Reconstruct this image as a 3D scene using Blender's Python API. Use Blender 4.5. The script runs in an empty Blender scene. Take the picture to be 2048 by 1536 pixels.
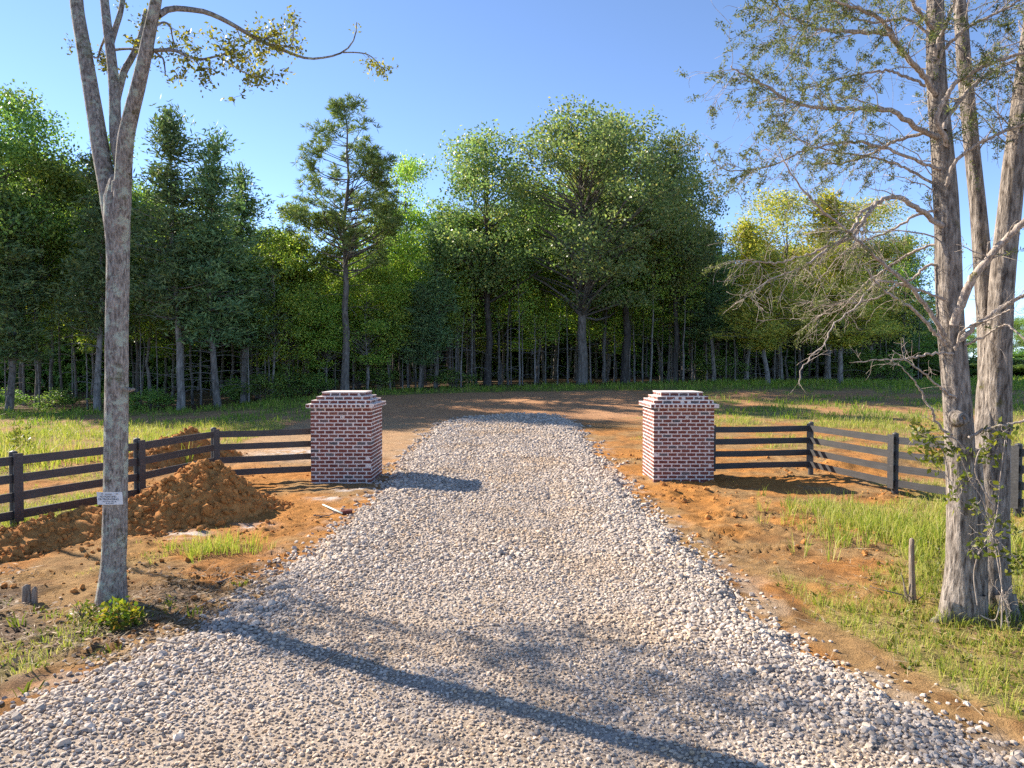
import bpy, math, random
import numpy as np
from mathutils import Vector

C = bpy.context.scene.collection
S = bpy.context.scene
RAD = math.radians

# ------------------------------------------------------------------ camera
CAM_H = 2.55
PITCH = 1.49
F = 1420.0
cam_d = bpy.data.cameras.new('camera')
cam = bpy.data.objects.new('camera', cam_d)
C.objects.link(cam)
cam.location = (0, 0, CAM_H)
cam.rotation_euler = (RAD(90 - PITCH), 0, 0)
cam_d.sensor_width = 36.0
cam_d.lens = 36.0 * F / 2048.0
cam_d.clip_start = 0.05
cam_d.clip_end = 3000
S.camera = cam

# ------------------------------------------------------------------ sky, sun, exposure
SUN_DIR = Vector((-1.0, 0.58, 0.0)).normalized()      # horizontal direction towards the sun
SUN_EL = RAD(32)
w = bpy.data.worlds.new('World')
S.world = w
w.use_nodes = True
nt = w.node_tree
sky = nt.nodes.new('ShaderNodeTexSky')
sky.sky_type = 'NISHITA'
sky.sun_disc = False
sky.sun_elevation = SUN_EL
sky.sun_rotation = math.atan2(SUN_DIR.x, SUN_DIR.y)
sky.altitude = 200
sky.air_density = 0.5
sky.dust_density = 0.0
sky.ozone_density = 2.0
bg = nt.nodes['Background']
bg.inputs['Strength'].default_value = 0.138
nt.links.new(sky.outputs[0], bg.inputs['Color'])

sun_d = bpy.data.lights.new('sun', 'SUN')
sun_d.energy = 4.9
sun_d.angle = RAD(0.53)
sun_d.color = (1.0, 0.90, 0.76)
sun = bpy.data.objects.new('sun', sun_d)
C.objects.link(sun)
to_sun = Vector((SUN_DIR.x * math.cos(SUN_EL), SUN_DIR.y * math.cos(SUN_EL), math.sin(SUN_EL)))
sun.rotation_euler = to_sun.to_track_quat('Z', 'Y').to_euler()
sun.location = to_sun * 200

S.view_settings.view_transform = 'Standard'
S.view_settings.look = 'None'
S.view_settings.gamma = 1.0
S.view_settings.exposure = 1.36
S.view_settings.use_curve_mapping = False
S.render.engine = 'CYCLES'
S.cycles.use_denoising = False
S.cycles.max_bounces = 8
S.cycles.diffuse_bounces = 4
S.cycles.transparent_max_bounces = 8

# ------------------------------------------------------------------ noise
def _hash(ix, iy, seed):
    h = (ix.astype(np.int64) * 374761393 + iy.astype(np.int64) * 668265263 + seed * 1442695041) & 0xffffffff
    h = ((h ^ (h >> 13)) * 1274126177) & 0xffffffff
    h = (h ^ (h >> 16)) & 0xffffffff
    return h / 4294967295.0

def vnoise(x, y, seed=0):
    x = np.asarray(x, float); y = np.asarray(y, float)
    ix = np.floor(x); iy = np.floor(y)
    fx = x - ix; fy = y - iy
    fx = fx * fx * (3 - 2 * fx); fy = fy * fy * (3 - 2 * fy)
    a = _hash(ix, iy, seed); b = _hash(ix + 1, iy, seed)
    c = _hash(ix, iy + 1, seed); d = _hash(ix + 1, iy + 1, seed)
    return (a * (1 - fx) + b * fx) * (1 - fy) + (c * (1 - fx) + d * fx) * fy

def fbm(x, y, seed=0, octaves=4):
    v = 0; a = 0.5; t = 0
    for o in range(octaves):
        v = v + a * vnoise(np.asarray(x) * 2 ** o, np.asarray(y) * 2 ** o, seed + o * 17)
        t += a; a *= 0.5
    return v / t

def sstep(a, b, x):
    t = np.clip((np.asarray(x, float) - a) / (b - a), 0, 1)
    return t * t * (3 - 2 * t)

# ------------------------------------------------------------------ places
_ps, _pc = math.sin(RAD(PITCH)), math.cos(RAD(PITCH))
def at(px, py, Y):
    """the point at distance Y north of the camera that the photograph's measurement (px, py) belongs to"""
    r = (px - 1024) / F; v = (768 - py) / F
    dy = _pc + v * _ps; dz = -_ps + v * _pc
    return np.array((r / dy * Y, Y, CAM_H + dz / dy * Y))

_apx = [-9999, 0, 380, 560, 690, 900, 1150, 1500, 1900, 2300, 9999]
_aA = [-0.1, -0.1, 0.0, 0.45, 0.8, 1.05, 1.2, 1.3, 1.2, 1.0, 1.0]
def base_z(x, y):
    x = np.asarray(x, float); y = np.asarray(y, float)
    ang = 1024 + F * x / np.maximum(y, 5)
    A = np.interp(ang, _apx, _aA)
    return A * sstep(21, 50, y) + 0.35 * (fbm(x * .02, y * .02, 5, 2) - .5) * sstep(20, 60, y)

_LY = [-60, 2.0, 3.6, 4.8, 5.5, 6.4, 7.1, 8.3, 9.9, 12.5, 14.8, 18.2, 23.5, 28.5, 30.2, 31.2, 31.6]
_LX = [-14, -9, -4.9, -3.75, -3.5, -3.24, -2.98, -2.75, -2.7, -2.6, -2.6, -2.85, -2.9, -2.9, -2.0, -0.9, 0.3]
_RY = [-60, 2.0, 3.6, 4.5, 5.4, 6.15, 7.1, 8.6, 11, 13.5, 17.3, 22.8, 28, 30.5, 31.3, 31.6]
_RX = [12, 6.5, 3.9, 3.25, 2.85, 2.68, 2.48, 2.42, 2.37, 2.24, 2.33, 2.5, 2.4, 2.0, 1.4, 0.3]
def road_in(x, y):
    """positive inside the drive, metres from its edge; wobbly"""
    x = np.asarray(x, float); y = np.asarray(y, float)
    wob = 0.42 * (fbm(x * 1.3, y * 1.3, 31, 3) - .5) + .25 * (vnoise(x * 5, y * 5, 77) - .5)
    l = x - np.interp(y, _LY, _LX); r = np.interp(y, _RY, _RX) - x
    return np.minimum(np.minimum(l, r), (31.6 - y)) + wob * (1 + 2.5 * sstep(20, 30, y))

def grass_zone(x, y):
    """how much of the ground green and dry grass covers, 0..1"""
    x = np.asarray(x, float); y = np.asarray(y, float)
    XL = np.interp(y, _LY, _LX); XR = np.interp(y, _RY, _RX)
    px = 1024 + F * x / np.maximum(y, 3)
    right = x > 0
    n = fbm(x * .75, y * .75, 3, 4); n2 = fbm(x * .3, y * .3, 9, 3)
    z = np.zeros_like(x)
    # right verge, near
    g = sstep(0.25, .9, x - XR) * (0.64 - 0.46 * sstep(8.2, 9.6, y) * (1 - sstep(4.6, 5.8, x)) + .12 * sstep(4.8, 6.2, x) * sstep(8, 9, y))
    g = g * (1 - sstep(12.6, 14.2, y) * (1 - sstep(7.2, 8.0, x) * .8))
    z = np.where(right & (y < 15.5), g, z)
    g2 = np.where(y < 21.5, .12 + .45 * sstep(8.5, 11, x), 0.58 - .02 * sstep(33, 36, y) + .5 * sstep(42, 47, y))
    g2 = g2 * sstep(.3, 3.5, x - XR)
    z = np.where(right & (y >= 15.5), g2, z)
    # middle beyond the end of the drive
    z = np.where((y > 30.5) & (px > 700) & (px < 1330), .10 + .85 * sstep(41.5, 43.5, y), z)
    # left
    gl = np.where(y < 8.3, .50, np.where(y < 10.2, .48 * sstep(-6.3, -5.2, x), .12 + .6 * sstep(6.6, 7.6, -x)))
    gl = gl * sstep(.25, .9, XL - x)
    z = np.where((~right) & (y < 14), gl, z)
    gm = 0.12 + .50 * sstep(7.0, 9.5, -x) * (1 - .45 * sstep(13, 16, y) * (1 - sstep(20, 24, y)))
    gm = np.where(y > 31, .55 + .3 * sstep(35, 40, y), gm)
    gm = np.where((y > 24) & (x > -9) , gm * .25 + .5 * sstep(42, 44, y), gm)
    z = np.where((~right) & (y >= 14) & ~((y > 30.5) & (px > 700)), gm, z)
    z = np.where(y > 70, .75, z)
    d = np.clip((n * .75 + n2 * .35 - .05 - (1 - z)) * 4.0 + .25, 0, 1)
    return d * (z > .01)

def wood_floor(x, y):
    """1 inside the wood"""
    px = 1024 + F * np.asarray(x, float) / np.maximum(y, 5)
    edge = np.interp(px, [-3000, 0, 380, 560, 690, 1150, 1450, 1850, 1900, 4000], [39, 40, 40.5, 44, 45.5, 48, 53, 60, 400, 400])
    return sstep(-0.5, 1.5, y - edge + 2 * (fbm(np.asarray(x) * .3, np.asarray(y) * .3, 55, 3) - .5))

def track(x, y, ax, ay, bx, by, wid, period, amp):
    dx, dy = bx - ax, by - ay
    L = math.hypot(dx, dy); dx /= L; dy /= L
    s = (x - ax) * dx + (y - ay) * dy; t = -(x - ax) * dy + (y - ay) * dx
    t = t + .12 * np.sin(s * .9)
    m = sstep(-.1, .15, s) * sstep(-.1, .15, L - s) * sstep(0, .08, wid / 2 - np.abs(t))
    ph = (s + 1.1 * np.abs(t) + .04 * vnoise(s * 3, t * 6, 7)) / period
    saw = np.abs((ph % 1.0) - .5) * 2
    patch = .35 + .65 * sstep(.35, .6, fbm(x * 1.1, y * 1.1, 21, 2))
    return m * amp * (sstep(.25, .6, saw) - .55) * patch

def fine_z(x, y):
    near = 1 - sstep(17, 26, y)
    ri = road_in(x, y)
    out = sstep(0.05, .5, -ri)
    zz = (.055 * (fbm(x * .9, y * .9, 41, 3) - .5) + .08 * (fbm(x * 3.1, y * 3.1, 42, 4) - .5) + .045 * (fbm(x * 9, y * 9, 43, 3) - .5)) * near
    rough = np.maximum(sstep(.55, .75, fbm(x * .8, y * .8, 47, 3)), 1.2 * np.exp(-((x - 4.0) / 1.4) ** 2 - ((y - 11.4) / 1.5) ** 2) * sstep(.35, .6, fbm(x * 1.6, y * 1.6, 49, 3)))
    zz = zz +   .13 * rough * (fbm(x * 6, y * 6, 48, 3) - .35) * near
    for a in TRACKS:
        zz = zz + track(x, y, *a)
    # graded windrows behind the fences
    zz = zz + .22 * np.exp(-((y - 17.6 - .25 * (x - 8)) / .5) ** 2) * sstep(7.2, 8.2, x) * (1 - sstep(10.5, 12, x)) * (.6 + .8 * fbm(x * 2.2, y * 2.2, 91, 3))
    return zz * out - .05 * sstep(-.1, .4, ri)

TRACKS = [(2.9, 10.6, 5.0, 11.3, .55, .15, .065), (2.8, 11.7, 5.2, 12.7, .5, .15, .06), (2.7, 9.7, 4.6, 10.2, .45, .15, .055),
          (-5.3, 9.3, -3.1, 9.75, .5, .15, .06), (-5.9, 8.0, -3.3, 8.5, .5, .15, .065), (-6.6, 8.6, -4.6, 8.7, .45, .15, .055),
          (-5.0, 5.9, -3.6, 6.6, .4, .17, .06)]

def ground_z(x, y):
    x = np.atleast_1d(np.asarray(x, float)); y = np.atleast_1d(np.asarray(y, float))
    return base_z(x, y) + fine_z(x, y)
def gz(x, y):
    return float(ground_z(x, y)[0])

def drive_z(x, y):
    ri = road_in(x, y)
    berm = .022 * sstep(0, .35, ri) * (1 - sstep(.6, 1.3, ri)) * (1 - .6 * sstep(9, 20, y))
    return base_z(x, y) + .055 * sstep(-.05, .25, ri) - .05 * sstep(.1, -.25, ri) + berm + .02 * (fbm(x * 2, y * 2, 61, 3) - .5) - .02 * np.exp(-((np.abs(x + .1) - .85) / .3) ** 2)

# ------------------------------------------------------------------ mesh helpers
def mesh_np(name, V, faces, mat=None, smooth=False, fmat=None, colors=None):
    """faces: list of (n,k) int arrays"""
    me = bpy.data.meshes.new(name)
    V = np.asarray(V, np.float32)
    me.vertices.add(len(V)); me.vertices.foreach_set('co', V.ravel())
    faces = [np.asarray(f, np.int32) for f in faces if len(f)]
    loops = np.concatenate([f.ravel() for f in faces]) if faces else np.zeros(0, np.int32)
    tot = np.concatenate([np.full(len(f), f.shape[1], np.int32) for f in faces]) if faces else np.zeros(0, np.int32)
    start = np.concatenate(([0], np.cumsum(tot)[:-1])).astype(np.int32)
    me.loops.add(len(loops)); me.loops.foreach_set('vertex_index', loops)
    me.polygons.add(len(tot)); me.polygons.foreach_set('loop_start', start)
    try: me.polygons.foreach_set('loop_total', tot)
    except Exception: pass
    for m in (mat if isinstance(mat, (list, tuple)) else [mat] if mat else []):
        me.materials.append(m)
    if fmat is not None: me.polygons.foreach_set('material_index', np.asarray(fmat, np.int32))
    me.polygons.foreach_set('use_smooth', np.full(len(tot), bool(smooth)))
    me.update(calc_edges=True)
    if colors is not None:
        a = me.attributes.new('tone', 'FLOAT_COLOR', 'POINT')
        c = np.ones((len(V), 4), np.float32); c[:, :3] = colors
        a.data.foreach_set('color', c.ravel())
    return me

class MB:
    def __init__(s): s.V = []; s.F3 = []; s.F4 = []; s.n = 0
    def add(s, V, f3=None, f4=None):
        if f3 is not None and len(f3): s.F3.append(np.asarray(f3) + s.n)
        if f4 is not None and len(f4): s.F4.append(np.asarray(f4) + s.n)
        s.V.append(np.asarray(V, float)); s.n += len(V)
    def box(s, x0, x1, y0, y1, z0, z1):
        V = np.array([(x, y, z) for z in (z0, z1) for x, y in ((x0, y0), (x1, y0), (x1, y1), (x0, y1))], float)
        s.add(V, None, [(3, 2, 1, 0), (4, 5, 6, 7), (0, 1, 5, 4), (1, 2, 6, 5), (2, 3, 7, 6), (3, 0, 4, 7)])
    def tube(s, P, R, sides=6, bump=0.0, seed=0, bs=(9, 1.2)):
        P = np.asarray(P, float); R = np.asarray(R, float)
        n = len(P)
        T = np.gradient(P, axis=0); T /= np.linalg.norm(T, axis=1)[:, None] + 1e-9
        ref = np.array((1., 0, 0)) if abs(T[0, 0]) < .8 else np.array((0, 1., 0))
        U = np.zeros_like(P)
        u = ref - T[0] * ref.dot(T[0]); u /= np.linalg.norm(u)
        for i in range(n):
            u = u - T[i] * u.dot(T[i]); u /= np.linalg.norm(u) + 1e-9; U[i] = u
        W = np.cross(T, U)
        a = np.arange(sides) / sides * 2 * math.pi
        ring = U[:, None, :] * np.cos(a)[None, :, None] + W[:, None, :] * np.sin(a)[None, :, None]
        rr = np.repeat(R[:, None], sides, 1)
        if bump:
            L = np.concatenate(([0], np.cumsum(np.linalg.norm(np.diff(P, axis=0), axis=1))))
            aa = np.abs(((a / (2 * math.pi) + .5) % 1.0) - .5) * 2     # mirrored so that the seam closes
            g = fbm(aa[None, :] * bs[0] + 0 * L[:, None] + np.where(a[None, :] > math.pi, 31.7, 0) * 0, L[:, None] * bs[1] + 0 * a[None, :], seed, 3)
            rr = rr * (1 + bump * (g - .5) * 2)
        V = P[:, None, :] + ring * rr[:, :, None]
        i = np.arange(n - 1)[:, None] * sides; j = np.arange(sides)[None, :]
        q = np.stack((i + j, i + (j + 1) % sides, i + sides + (j + 1) % sides, i + sides + j), -1).reshape(-1, 4)
        s.add(V.reshape(-1, 3), None, q)
        c = s.n
        s.add([P[-1] + T[-1] * R[-1] * .4], None, None)
        last = c - sides
        s.F3.append(np.array([(last + k, last + (k + 1) % sides, c) for k in range(sides)]))
    def mesh(s, name, mat, smooth=False):
        V = np.concatenate(s.V) if s.V else np.zeros((0, 3))
        F = []
        if s.F3: F.append(np.concatenate(s.F3))
        if s.F4: F.append(np.concatenate(s.F4))
        return mesh_np(name, V, F, mat, smooth)

def link(name, me, parent=None, loc=None, rot=None):
    o = bpy.data.objects.new(name, me); C.objects.link(o)
    if parent is not None: o.parent = parent
    if loc is not None: o.location = loc
    if rot is not None: o.rotation_euler = rot
    return o
def tag(o, label=None, cat=None, group=None, kind=None):
    if label: o['label'] = label
    if cat: o['category'] = cat
    if group: o['group'] = group
    if kind: o['kind'] = kind
    return o
def thing(name, label, cat, loc=(0, 0, 0), rz=0, group=None):
    o = bpy.data.objects.new(name, None); C.objects.link(o)
    o.location = loc; o.rotation_euler = (0, 0, rz); o.empty_display_size = .2
    return tag(o, label, cat, group)
def copy_tree(o, parent=None):
    c = o.copy(); C.objects.link(c)
    if parent is not None: c.parent = parent
    for ch in list(o.children): copy_tree(ch, c)
    return c

# ------------------------------------------------------------------ materials
def new_mat(name):
    m = bpy.data.materials.new(name); m.use_nodes = True
    t = m.node_tree; b = t.nodes['Principled BSDF']
    return m, t, b
def N(t, typ, **kw):
    n = t.nodes.new(typ)
    for k, v in kw.items():
        if k.startswith('i_'):
            key = k[2:]
            n.inputs[int(key) if key.isdigit() else key.replace('_', ' ')].default_value = v
        else: setattr(n, k, v)
    return n
def ramp(t, fac, stops, interp='LINEAR'):
    r = t.nodes.new('ShaderNodeValToRGB'); e = r.color_ramp.elements; r.color_ramp.interpolation = interp
    while len(e) < len(stops): e.new(0.5)
    for x, (p, c) in zip(e, stops): x.position = p; x.color = (*c, 1)
    t.links.new(fac, r.inputs[0]); return r.outputs[0]
def mix(t, fac, a, b, blend='MIX'):
    m = t.nodes.new('ShaderNodeMix'); m.data_type = 'RGBA'; m.blend_type = blend
    for s, v in ((0, fac), (6, a), (7, b)):
        if hasattr(v, 'is_output'): t.links.new(v, m.inputs[s])
        else: m.inputs[s].default_value = v if not isinstance(v, tuple) else (*v, 1) if len(v) == 3 else v
    return m.outputs[2]
def noise(t, scale, detail=4, rough=.55, vec=None, stretch=None):
    n = N(t, 'ShaderNodeTexNoise', i_Scale=scale, i_Detail=detail, i_Roughness=rough)
    if vec is None:
        vec = t.nodes.new('ShaderNodeTexCoord').outputs['Object']
    if stretch:
        mp = t.nodes.new('ShaderNodeMapping'); mp.inputs['Scale'].default_value = stretch
        t.links.new(vec, mp.inputs[0]); vec = mp.outputs[0]
    t.links.new(vec, n.inputs['Vector'])
    return n.outputs['Fac']
def bump(t, b, h, strength, dist=.02):
    n = N(t, 'ShaderNodeBump', i_Strength=strength, i_Distance=dist)
    t.links.new(h, n.inputs['Height']); t.links.new(n.outputs[0], b.inputs['Normal'])

def leaf_mat(name, cols, trans=.45, rough=.45, objvar=True, gain=1.0):
    if 'grass' in name: gain = 1.32
    cols = [(p_, tuple(v_ * gain for v_ in c_)) for p_, c_ in cols]
    m, t, b = new_mat(name)
    g = t.nodes.new('ShaderNodeNewGeometry')
    c = ramp(t, g.outputs['Random Per Island'], cols)
    if objvar:
        oi = t.nodes.new('ShaderNodeObjectInfo')
        h = N(t, 'ShaderNodeHueSaturation')
        mr = N(t, 'ShaderNodeMapRange', i_3=.485, i_4=.515); t.links.new(oi.outputs['Random'], mr.inputs[0])
        mv = N(t, 'ShaderNodeMapRange', i_3=.78, i_4=1.22); t.links.new(oi.outputs['Random'], mv.inputs[0])
        t.links.new(mr.outputs[0], h.inputs['Hue']); t.links.new(mv.outputs[0], h.inputs['Value'])
        t.links.new(c, h.inputs['Color']); c = h.outputs[0]
    t.links.new(c, b.inputs['Base Color'])
    b.inputs['Roughness'].default_value = rough
    b.inputs['Specular IOR Level'].default_value = .25
    tr = t.nodes.new('ShaderNodeBsdfTranslucent')
    yc = mix(t, 1.0, c, (1.12, 1.22, .72), 'MULTIPLY')
    t.links.new(yc, tr.inputs['Color'])
    ms = t.nodes.new('ShaderNodeMixShader'); ms.inputs[0].default_value = trans
    t.links.new(b.outputs[0], ms.inputs[1]); t.links.new(tr.outputs[0], ms.inputs[2])
    t.links.new(ms.outputs[0], t.nodes['Material Output'].inputs['Surface'])
    return m

M = {}
M['oak_leaf'] = leaf_mat('oak_leaf', [(0, (.045, .068, .028)), (.5, (.070, .092, .038)), (.85, (.105, .118, .045)), (1, (.16, .135, .05))], .5, .33, gain=2.75)
M['hard_leaf'] = leaf_mat('hardwood_leaf', [(0, (.04, .075, .022)), (.6, (.075, .115, .03)), (1, (.13, .16, .03))], .45, .45, gain=2.75)
M['light_leaf'] = leaf_mat('light_leaf', [(0, (.07, .115, .025)), (.6, (.12, .17, .035)), (1, (.24, .24, .04))], .5, .45, gain=2.45)
M['cedar_leaf'] = leaf_mat('cedar_leaf', [(0, (.032, .055, .026)), (.6, (.05, .078, .034)), (1, (.085, .105, .04))], .3, .6, gain=2.75)
M['pine_leaf'] = leaf_mat('pine_leaf', [(0, (.05, .08, .028)), (.6, (.08, .115, .036)), (1, (.13, .15, .04))], .3, .5, gain=2.75)
M['yellow_leaf'] = leaf_mat('yellow_leaf', [(0, (.10, .125, .03)), (.6, (.18, .19, .04)), (1, (.32, .25, .045))], .45, .55, gain=2.8)
M['elm_leaf'] = leaf_mat('elm_leaf', [(0, (.12, .14, .03)), (.6, (.23, .22, .04)), (1, (.42, .34, .06))], .5, .45, False)
M['near_cedar_leaf'] = leaf_mat('near_cedar_leaf', [(0, (.09, .115, .045)), (.6, (.15, .175, .065)), (1, (.26, .26, .08))], .35, .6, False)
M['vine_leaf'] = leaf_mat('vine_leaf', [(0, (.09, .12, .02)), (.6, (.16, .18, .03)), (1, (.28, .26, .04))], .5, .4, False)
M['shrub_leaf'] = leaf_mat('shrub_leaf', [(0, (.08, .15, .02)), (.5, (.20, .24, .025)), (.8, (.42, .36, .03)), (1, (.3, .13, .04))], .4, .6, False)
M['grass'] = leaf_mat('grass_blade', [(0, (.10, .165, .02)), (.3, (.20, .25, .03)), (.55, (.33, .33, .06)), (.9, (.36, .31, .11)), (1, (.46, .38, .20))], .4, .5, False)
M['far_grass'] = leaf_mat('far_grass_blade', [(0, (.08, .16, .018)), (.5, (.15, .23, .026)), (.85, (.26, .28, .04)), (1, (.34, .30, .10))], .4, .5, False)
M['straw'] = leaf_mat('dry_straw', [(0, (.16, .10, .06)), (.5, (.30, .21, .12)), (1, (.52, .42, .27))], .1, .7, False)
M['dry_leaf'] = leaf_mat('dry_leaf', [(0, (.10, .055, .03)), (.6, (.22, .13, .07)), (1, (.40, .28, .17))], .1, .7, False)

def bark_mat(name, dark, light, sx, sz, patches=(), strength=.8, dist=.03):
    m, t, b = new_mat(name)
    tc = t.nodes.new('ShaderNodeTexCoord').outputs['Object']
    r = noise(t, 1.0, 5, .65, tc, (sx, sx, sz))
    r2 = noise(t, 1.0, 3, .6, tc, (sx * .35, sx * .35, sz * .5))
    c = ramp(t, r, [(.33, dark), (.5, tuple((a + q) / 2 for a, q in zip(dark, light))), (.66, light)])
    c = mix(t, .5, c, ramp(t, r2, [(.3, (.55, .55, .55)), (.7, (1.25, 1.22, 1.18))]), 'MULTIPLY')
    for (col, sc, lo, hi) in patches:
        p = noise(t, sc, 5, .7, tc)
        f = N(t, 'ShaderNodeMapRange', i_1=lo, i_2=hi); t.links.new(p, f.inputs[0])
        c = mix(t, f.outputs[0], c, col)
    t.links.new(c, b.inputs['Base Color'])
    b.inputs['Roughness'].default_value = .9
    b.inputs['Specular IOR Level'].default_value = .15
    bump(t, b, r, strength, dist)
    return m
M['elm_bark'] = bark_mat('grey_ridged_bark', (.10, .082, .07), (.44, .395, .355), 50, 13,
    [((.37, .40, .33), 8.5, .52, .60), ((.095, .08, .04), 3.6, .57, .66), ((.20, .15, .03), 8.0, .66, .73)], 1.0, .03)
M['cedar_bark'] = bark_mat('shaggy_cedar_bark', (.065, .05, .04), (.40, .345, .295), 30, 6.5, [((.11, .10, .03), 4.0, .62, .72)], 1.0, .035)
M['dead_wood'] = bark_mat('pale_dead_wood', (.18, .14, .115), (.55, .47, .40), 60, 8, [((.16, .14, .03), 6.0, .60, .68)], .5, .01)
M['far_bark'] = bark_mat('wood_bark', (.07, .06, .053), (.22, .20, .182), 9, 2.2, [], .8, .05)
M['pale_bark'] = bark_mat('pale_bark', (.11, .098, .09), (.31, .285, .265), 9, 2.2, [], .8, .05)
M['dark_bark'] = bark_mat('dark_bark', (.035, .03, .027), (.12, .106, .095), 9, 2.2, [], .8, .05)
M['twig'] = bark_mat('twig', (.10, .075, .06), (.30, .25, .21), 60, 10, [], .3, .005)
M['stump'] = bark_mat('stump_bark', (.14, .10, .075), (.40, .32, .25), 60, 5, [], .9, .02)

def make_ground_mat():
    m, t, b = new_mat('ground')
    at_ = N(t, 'ShaderNodeAttribute', attribute_name='tone')
    tc = t.nodes.new('ShaderNodeTexCoord').outputs['Object']
    f1 = noise(t, 9, 6, .65, tc); f2 = noise(t, 55, 5, .7, tc); f3 = noise(t, 1.1, 5, .6, tc)
    c = mix(t, .75, at_.outputs['Color'], ramp(t, f1, [(.3, (.62, .60, .58)), (.5, (1, 1, 1)), (.7, (1.35, 1.33, 1.28))]), 'MULTIPLY')
    c = mix(t, .6, c, ramp(t, f2, [(.3, (.55, .54, .52)), (.5, (1, 1, 1)), (.72, (1.5, 1.5, 1.5))]), 'MULTIPLY')
    c = mix(t, .5, c, ramp(t, f3, [(.3, (.72, .70, .68)), (.7, (1.25, 1.25, 1.22))]), 'MULTIPLY')
    t.links.new(c, b.inputs['Base Color'])
    b.inputs['Roughness'].default_value = .95; b.inputs['Specular IOR Level'].default_value = .1
    h = mix(t, .5, f1, f2)
    bump(t, b, h, 1.0, .05)
    return m
M['ground'] = make_ground_mat()

def make_stone_mat():
    m, t, b = new_mat('limestone_gravel')
    g = t.nodes.new('ShaderNodeNewGeometry'); oi = t.nodes.new('ShaderNodeObjectInfo')
    ad = N(t, 'ShaderNodeMath', operation='ADD'); t.links.new(g.outputs['Random Per Island'], ad.inputs[0]); t.links.new(oi.outputs['Random'], ad.inputs[1])
    fr = N(t, 'ShaderNodeMath', operation='FRACT'); t.links.new(ad.outputs[0], fr.inputs[0])
    c = ramp(t, fr.outputs[0], [(0, (.29, .24, .20)), (.25, (.41, .345, .285)), (.55, (.51, .43, .355)), (.82, (.60, .505, .415)), (.93, (.52, .37, .235)), (1, (.66, .58, .49))])
    at_ = N(t, 'ShaderNodeAttribute', attribute_name='tone')
    c = mix(t, 1.0, c, at_.outputs['Color'], 'MULTIPLY')
    c = mix(t, .5, c, ramp(t, noise(t, 60, 4, .6), [(.3, (.7, .7, .7)), (.7, (1.25, 1.25, 1.25))]), 'MULTIPLY')
    t.links.new(c, b.inputs['Base Color']); b.inputs['Roughness'].default_value = .85; b.inputs['Specular IOR Level'].default_value = .25
    return m
M['stone'] = make_stone_mat()

def make_drive_mat():
    m, t, b = new_mat('drive_fines')
    f1 = noise(t, 38, 5, .7); f2 = noise(t, 1.2, 4, .6); f3 = noise(t, 160, 3, .6)
    c = ramp(t, f1, [(.3, (.28, .225, .17)), (.5, (.48, .41, .345)), (.7, (.60, .53, .46))])
    c = mix(t, .6, c, ramp(t, f2, [(.35, (.8, .68, .52)), (.65, (1.15, 1.12, 1.1))]), 'MULTIPLY')
    t.links.new(c, b.inputs['Base Color']); b.inputs['Roughness'].default_value = .95
    b.inputs['Specular IOR Level'].default_value = .1
    bump(t, b, mix(t, .5, f1, f3), 1.0, .03)
    return m
M['drive'] = make_drive_mat()

def make_dirt_mat(name, a, bb, cc):
    m, t, b = new_mat(name)
    f1 = noise(t, 7, 6, .65); f2 = noise(t, 45, 5, .7)
    g = t.nodes.new('ShaderNodeNewGeometry')
    c = ramp(t, f1, [(.3, a), (.5, bb), (.7, cc)])
    c = mix(t, .6, c, ramp(t, f2, [(.3, (.6, .58, .55)), (.7, (1.35, 1.35, 1.35))]), 'MULTIPLY')
    c = mix(t, .5, c, ramp(t, g.outputs['Random Per Island'], [(0, (.75, .72, .70)), (1, (1.25, 1.25, 1.25))]), 'MULTIPLY')
    t.links.new(c, b.inputs['Base Color']); b.inputs['Roughness'].default_value = .95; b.inputs['Specular IOR Level'].default_value = .1
    bump(t, b, mix(t, .5, f1, f2), .9, .04)
    return m
M['clay'] = make_dirt_mat('orange_clay', (.29, .12, .04), (.46, .205, .062), (.57, .29, .10))

def make_brick_mat():
    m, t, b = new_mat('tumbled_brick')
    oi = t.nodes.new('ShaderNodeObjectInfo'); g = t.nodes.new('ShaderNodeNewGeometry')
    ad = N(t, 'ShaderNodeMath', operation='ADD'); t.links.new(oi.outputs['Random'], ad.inputs[0]); t.links.new(g.outputs['Random Per Island'], ad.inputs[1])
    fr = N(t, 'ShaderNodeMath', operation='FRACT'); t.links.new(ad.outputs[0], fr.inputs[0])
    c = ramp(t, fr.outputs[0], [(0, (.145, .052, .042)), (.3, (.20, .068, .05)), (.55, (.17, .058, .046)), (.78, (.23, .092, .066)), (.88, (.14, .11, .105)), (.95, (.10, .088, .09)), (1, (.18, .095, .078))])
    n = noise(t, 24, 5, .65); n2 = noise(t, 9, 4, .7)
    c = mix(t, .7, c, ramp(t, n, [(.3, (.6, .58, .58)), (.7, (1.4, 1.35, 1.3))]), 'MULTIPLY')
    f = N(t, 'ShaderNodeMapRange', i_1=.66, i_2=.80); t.links.new(n2, f.inputs[0])
    c = mix(t, f.outputs[0], c, (.36, .29, .26))
    t.links.new(c, b.inputs['Base Color']); b.inputs['Roughness'].default_value = .85; b.inputs['Specular IOR Level'].default_value = .2
    bump(t, b, n, .5, .004)
    return m
M['brick'] = make_brick_mat()
def plain(name, col, rough=.6, spec=.3, var=.25, sc=30, bs=.2, bd=.003):
    m, t, b = new_mat(name)
    n = noise(t, sc, 4, .6)
    c = mix(t, 1.0, col, ramp(t, n, [(.3, (1 - var,) * 3), (.7, (1 + var,) * 3)]), 'MULTIPLY')
    t.links.new(c, b.inputs['Base Color']); b.inputs['Roughness'].default_value = rough; b.inputs['Specular IOR Level'].default_value = spec
    if bs: bump(t, b, n, bs, bd)
    return m
M['mortar'] = plain('pale_mortar', (.68, .59, .54), .95, .1, .16, 22, .6, .004)
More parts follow.
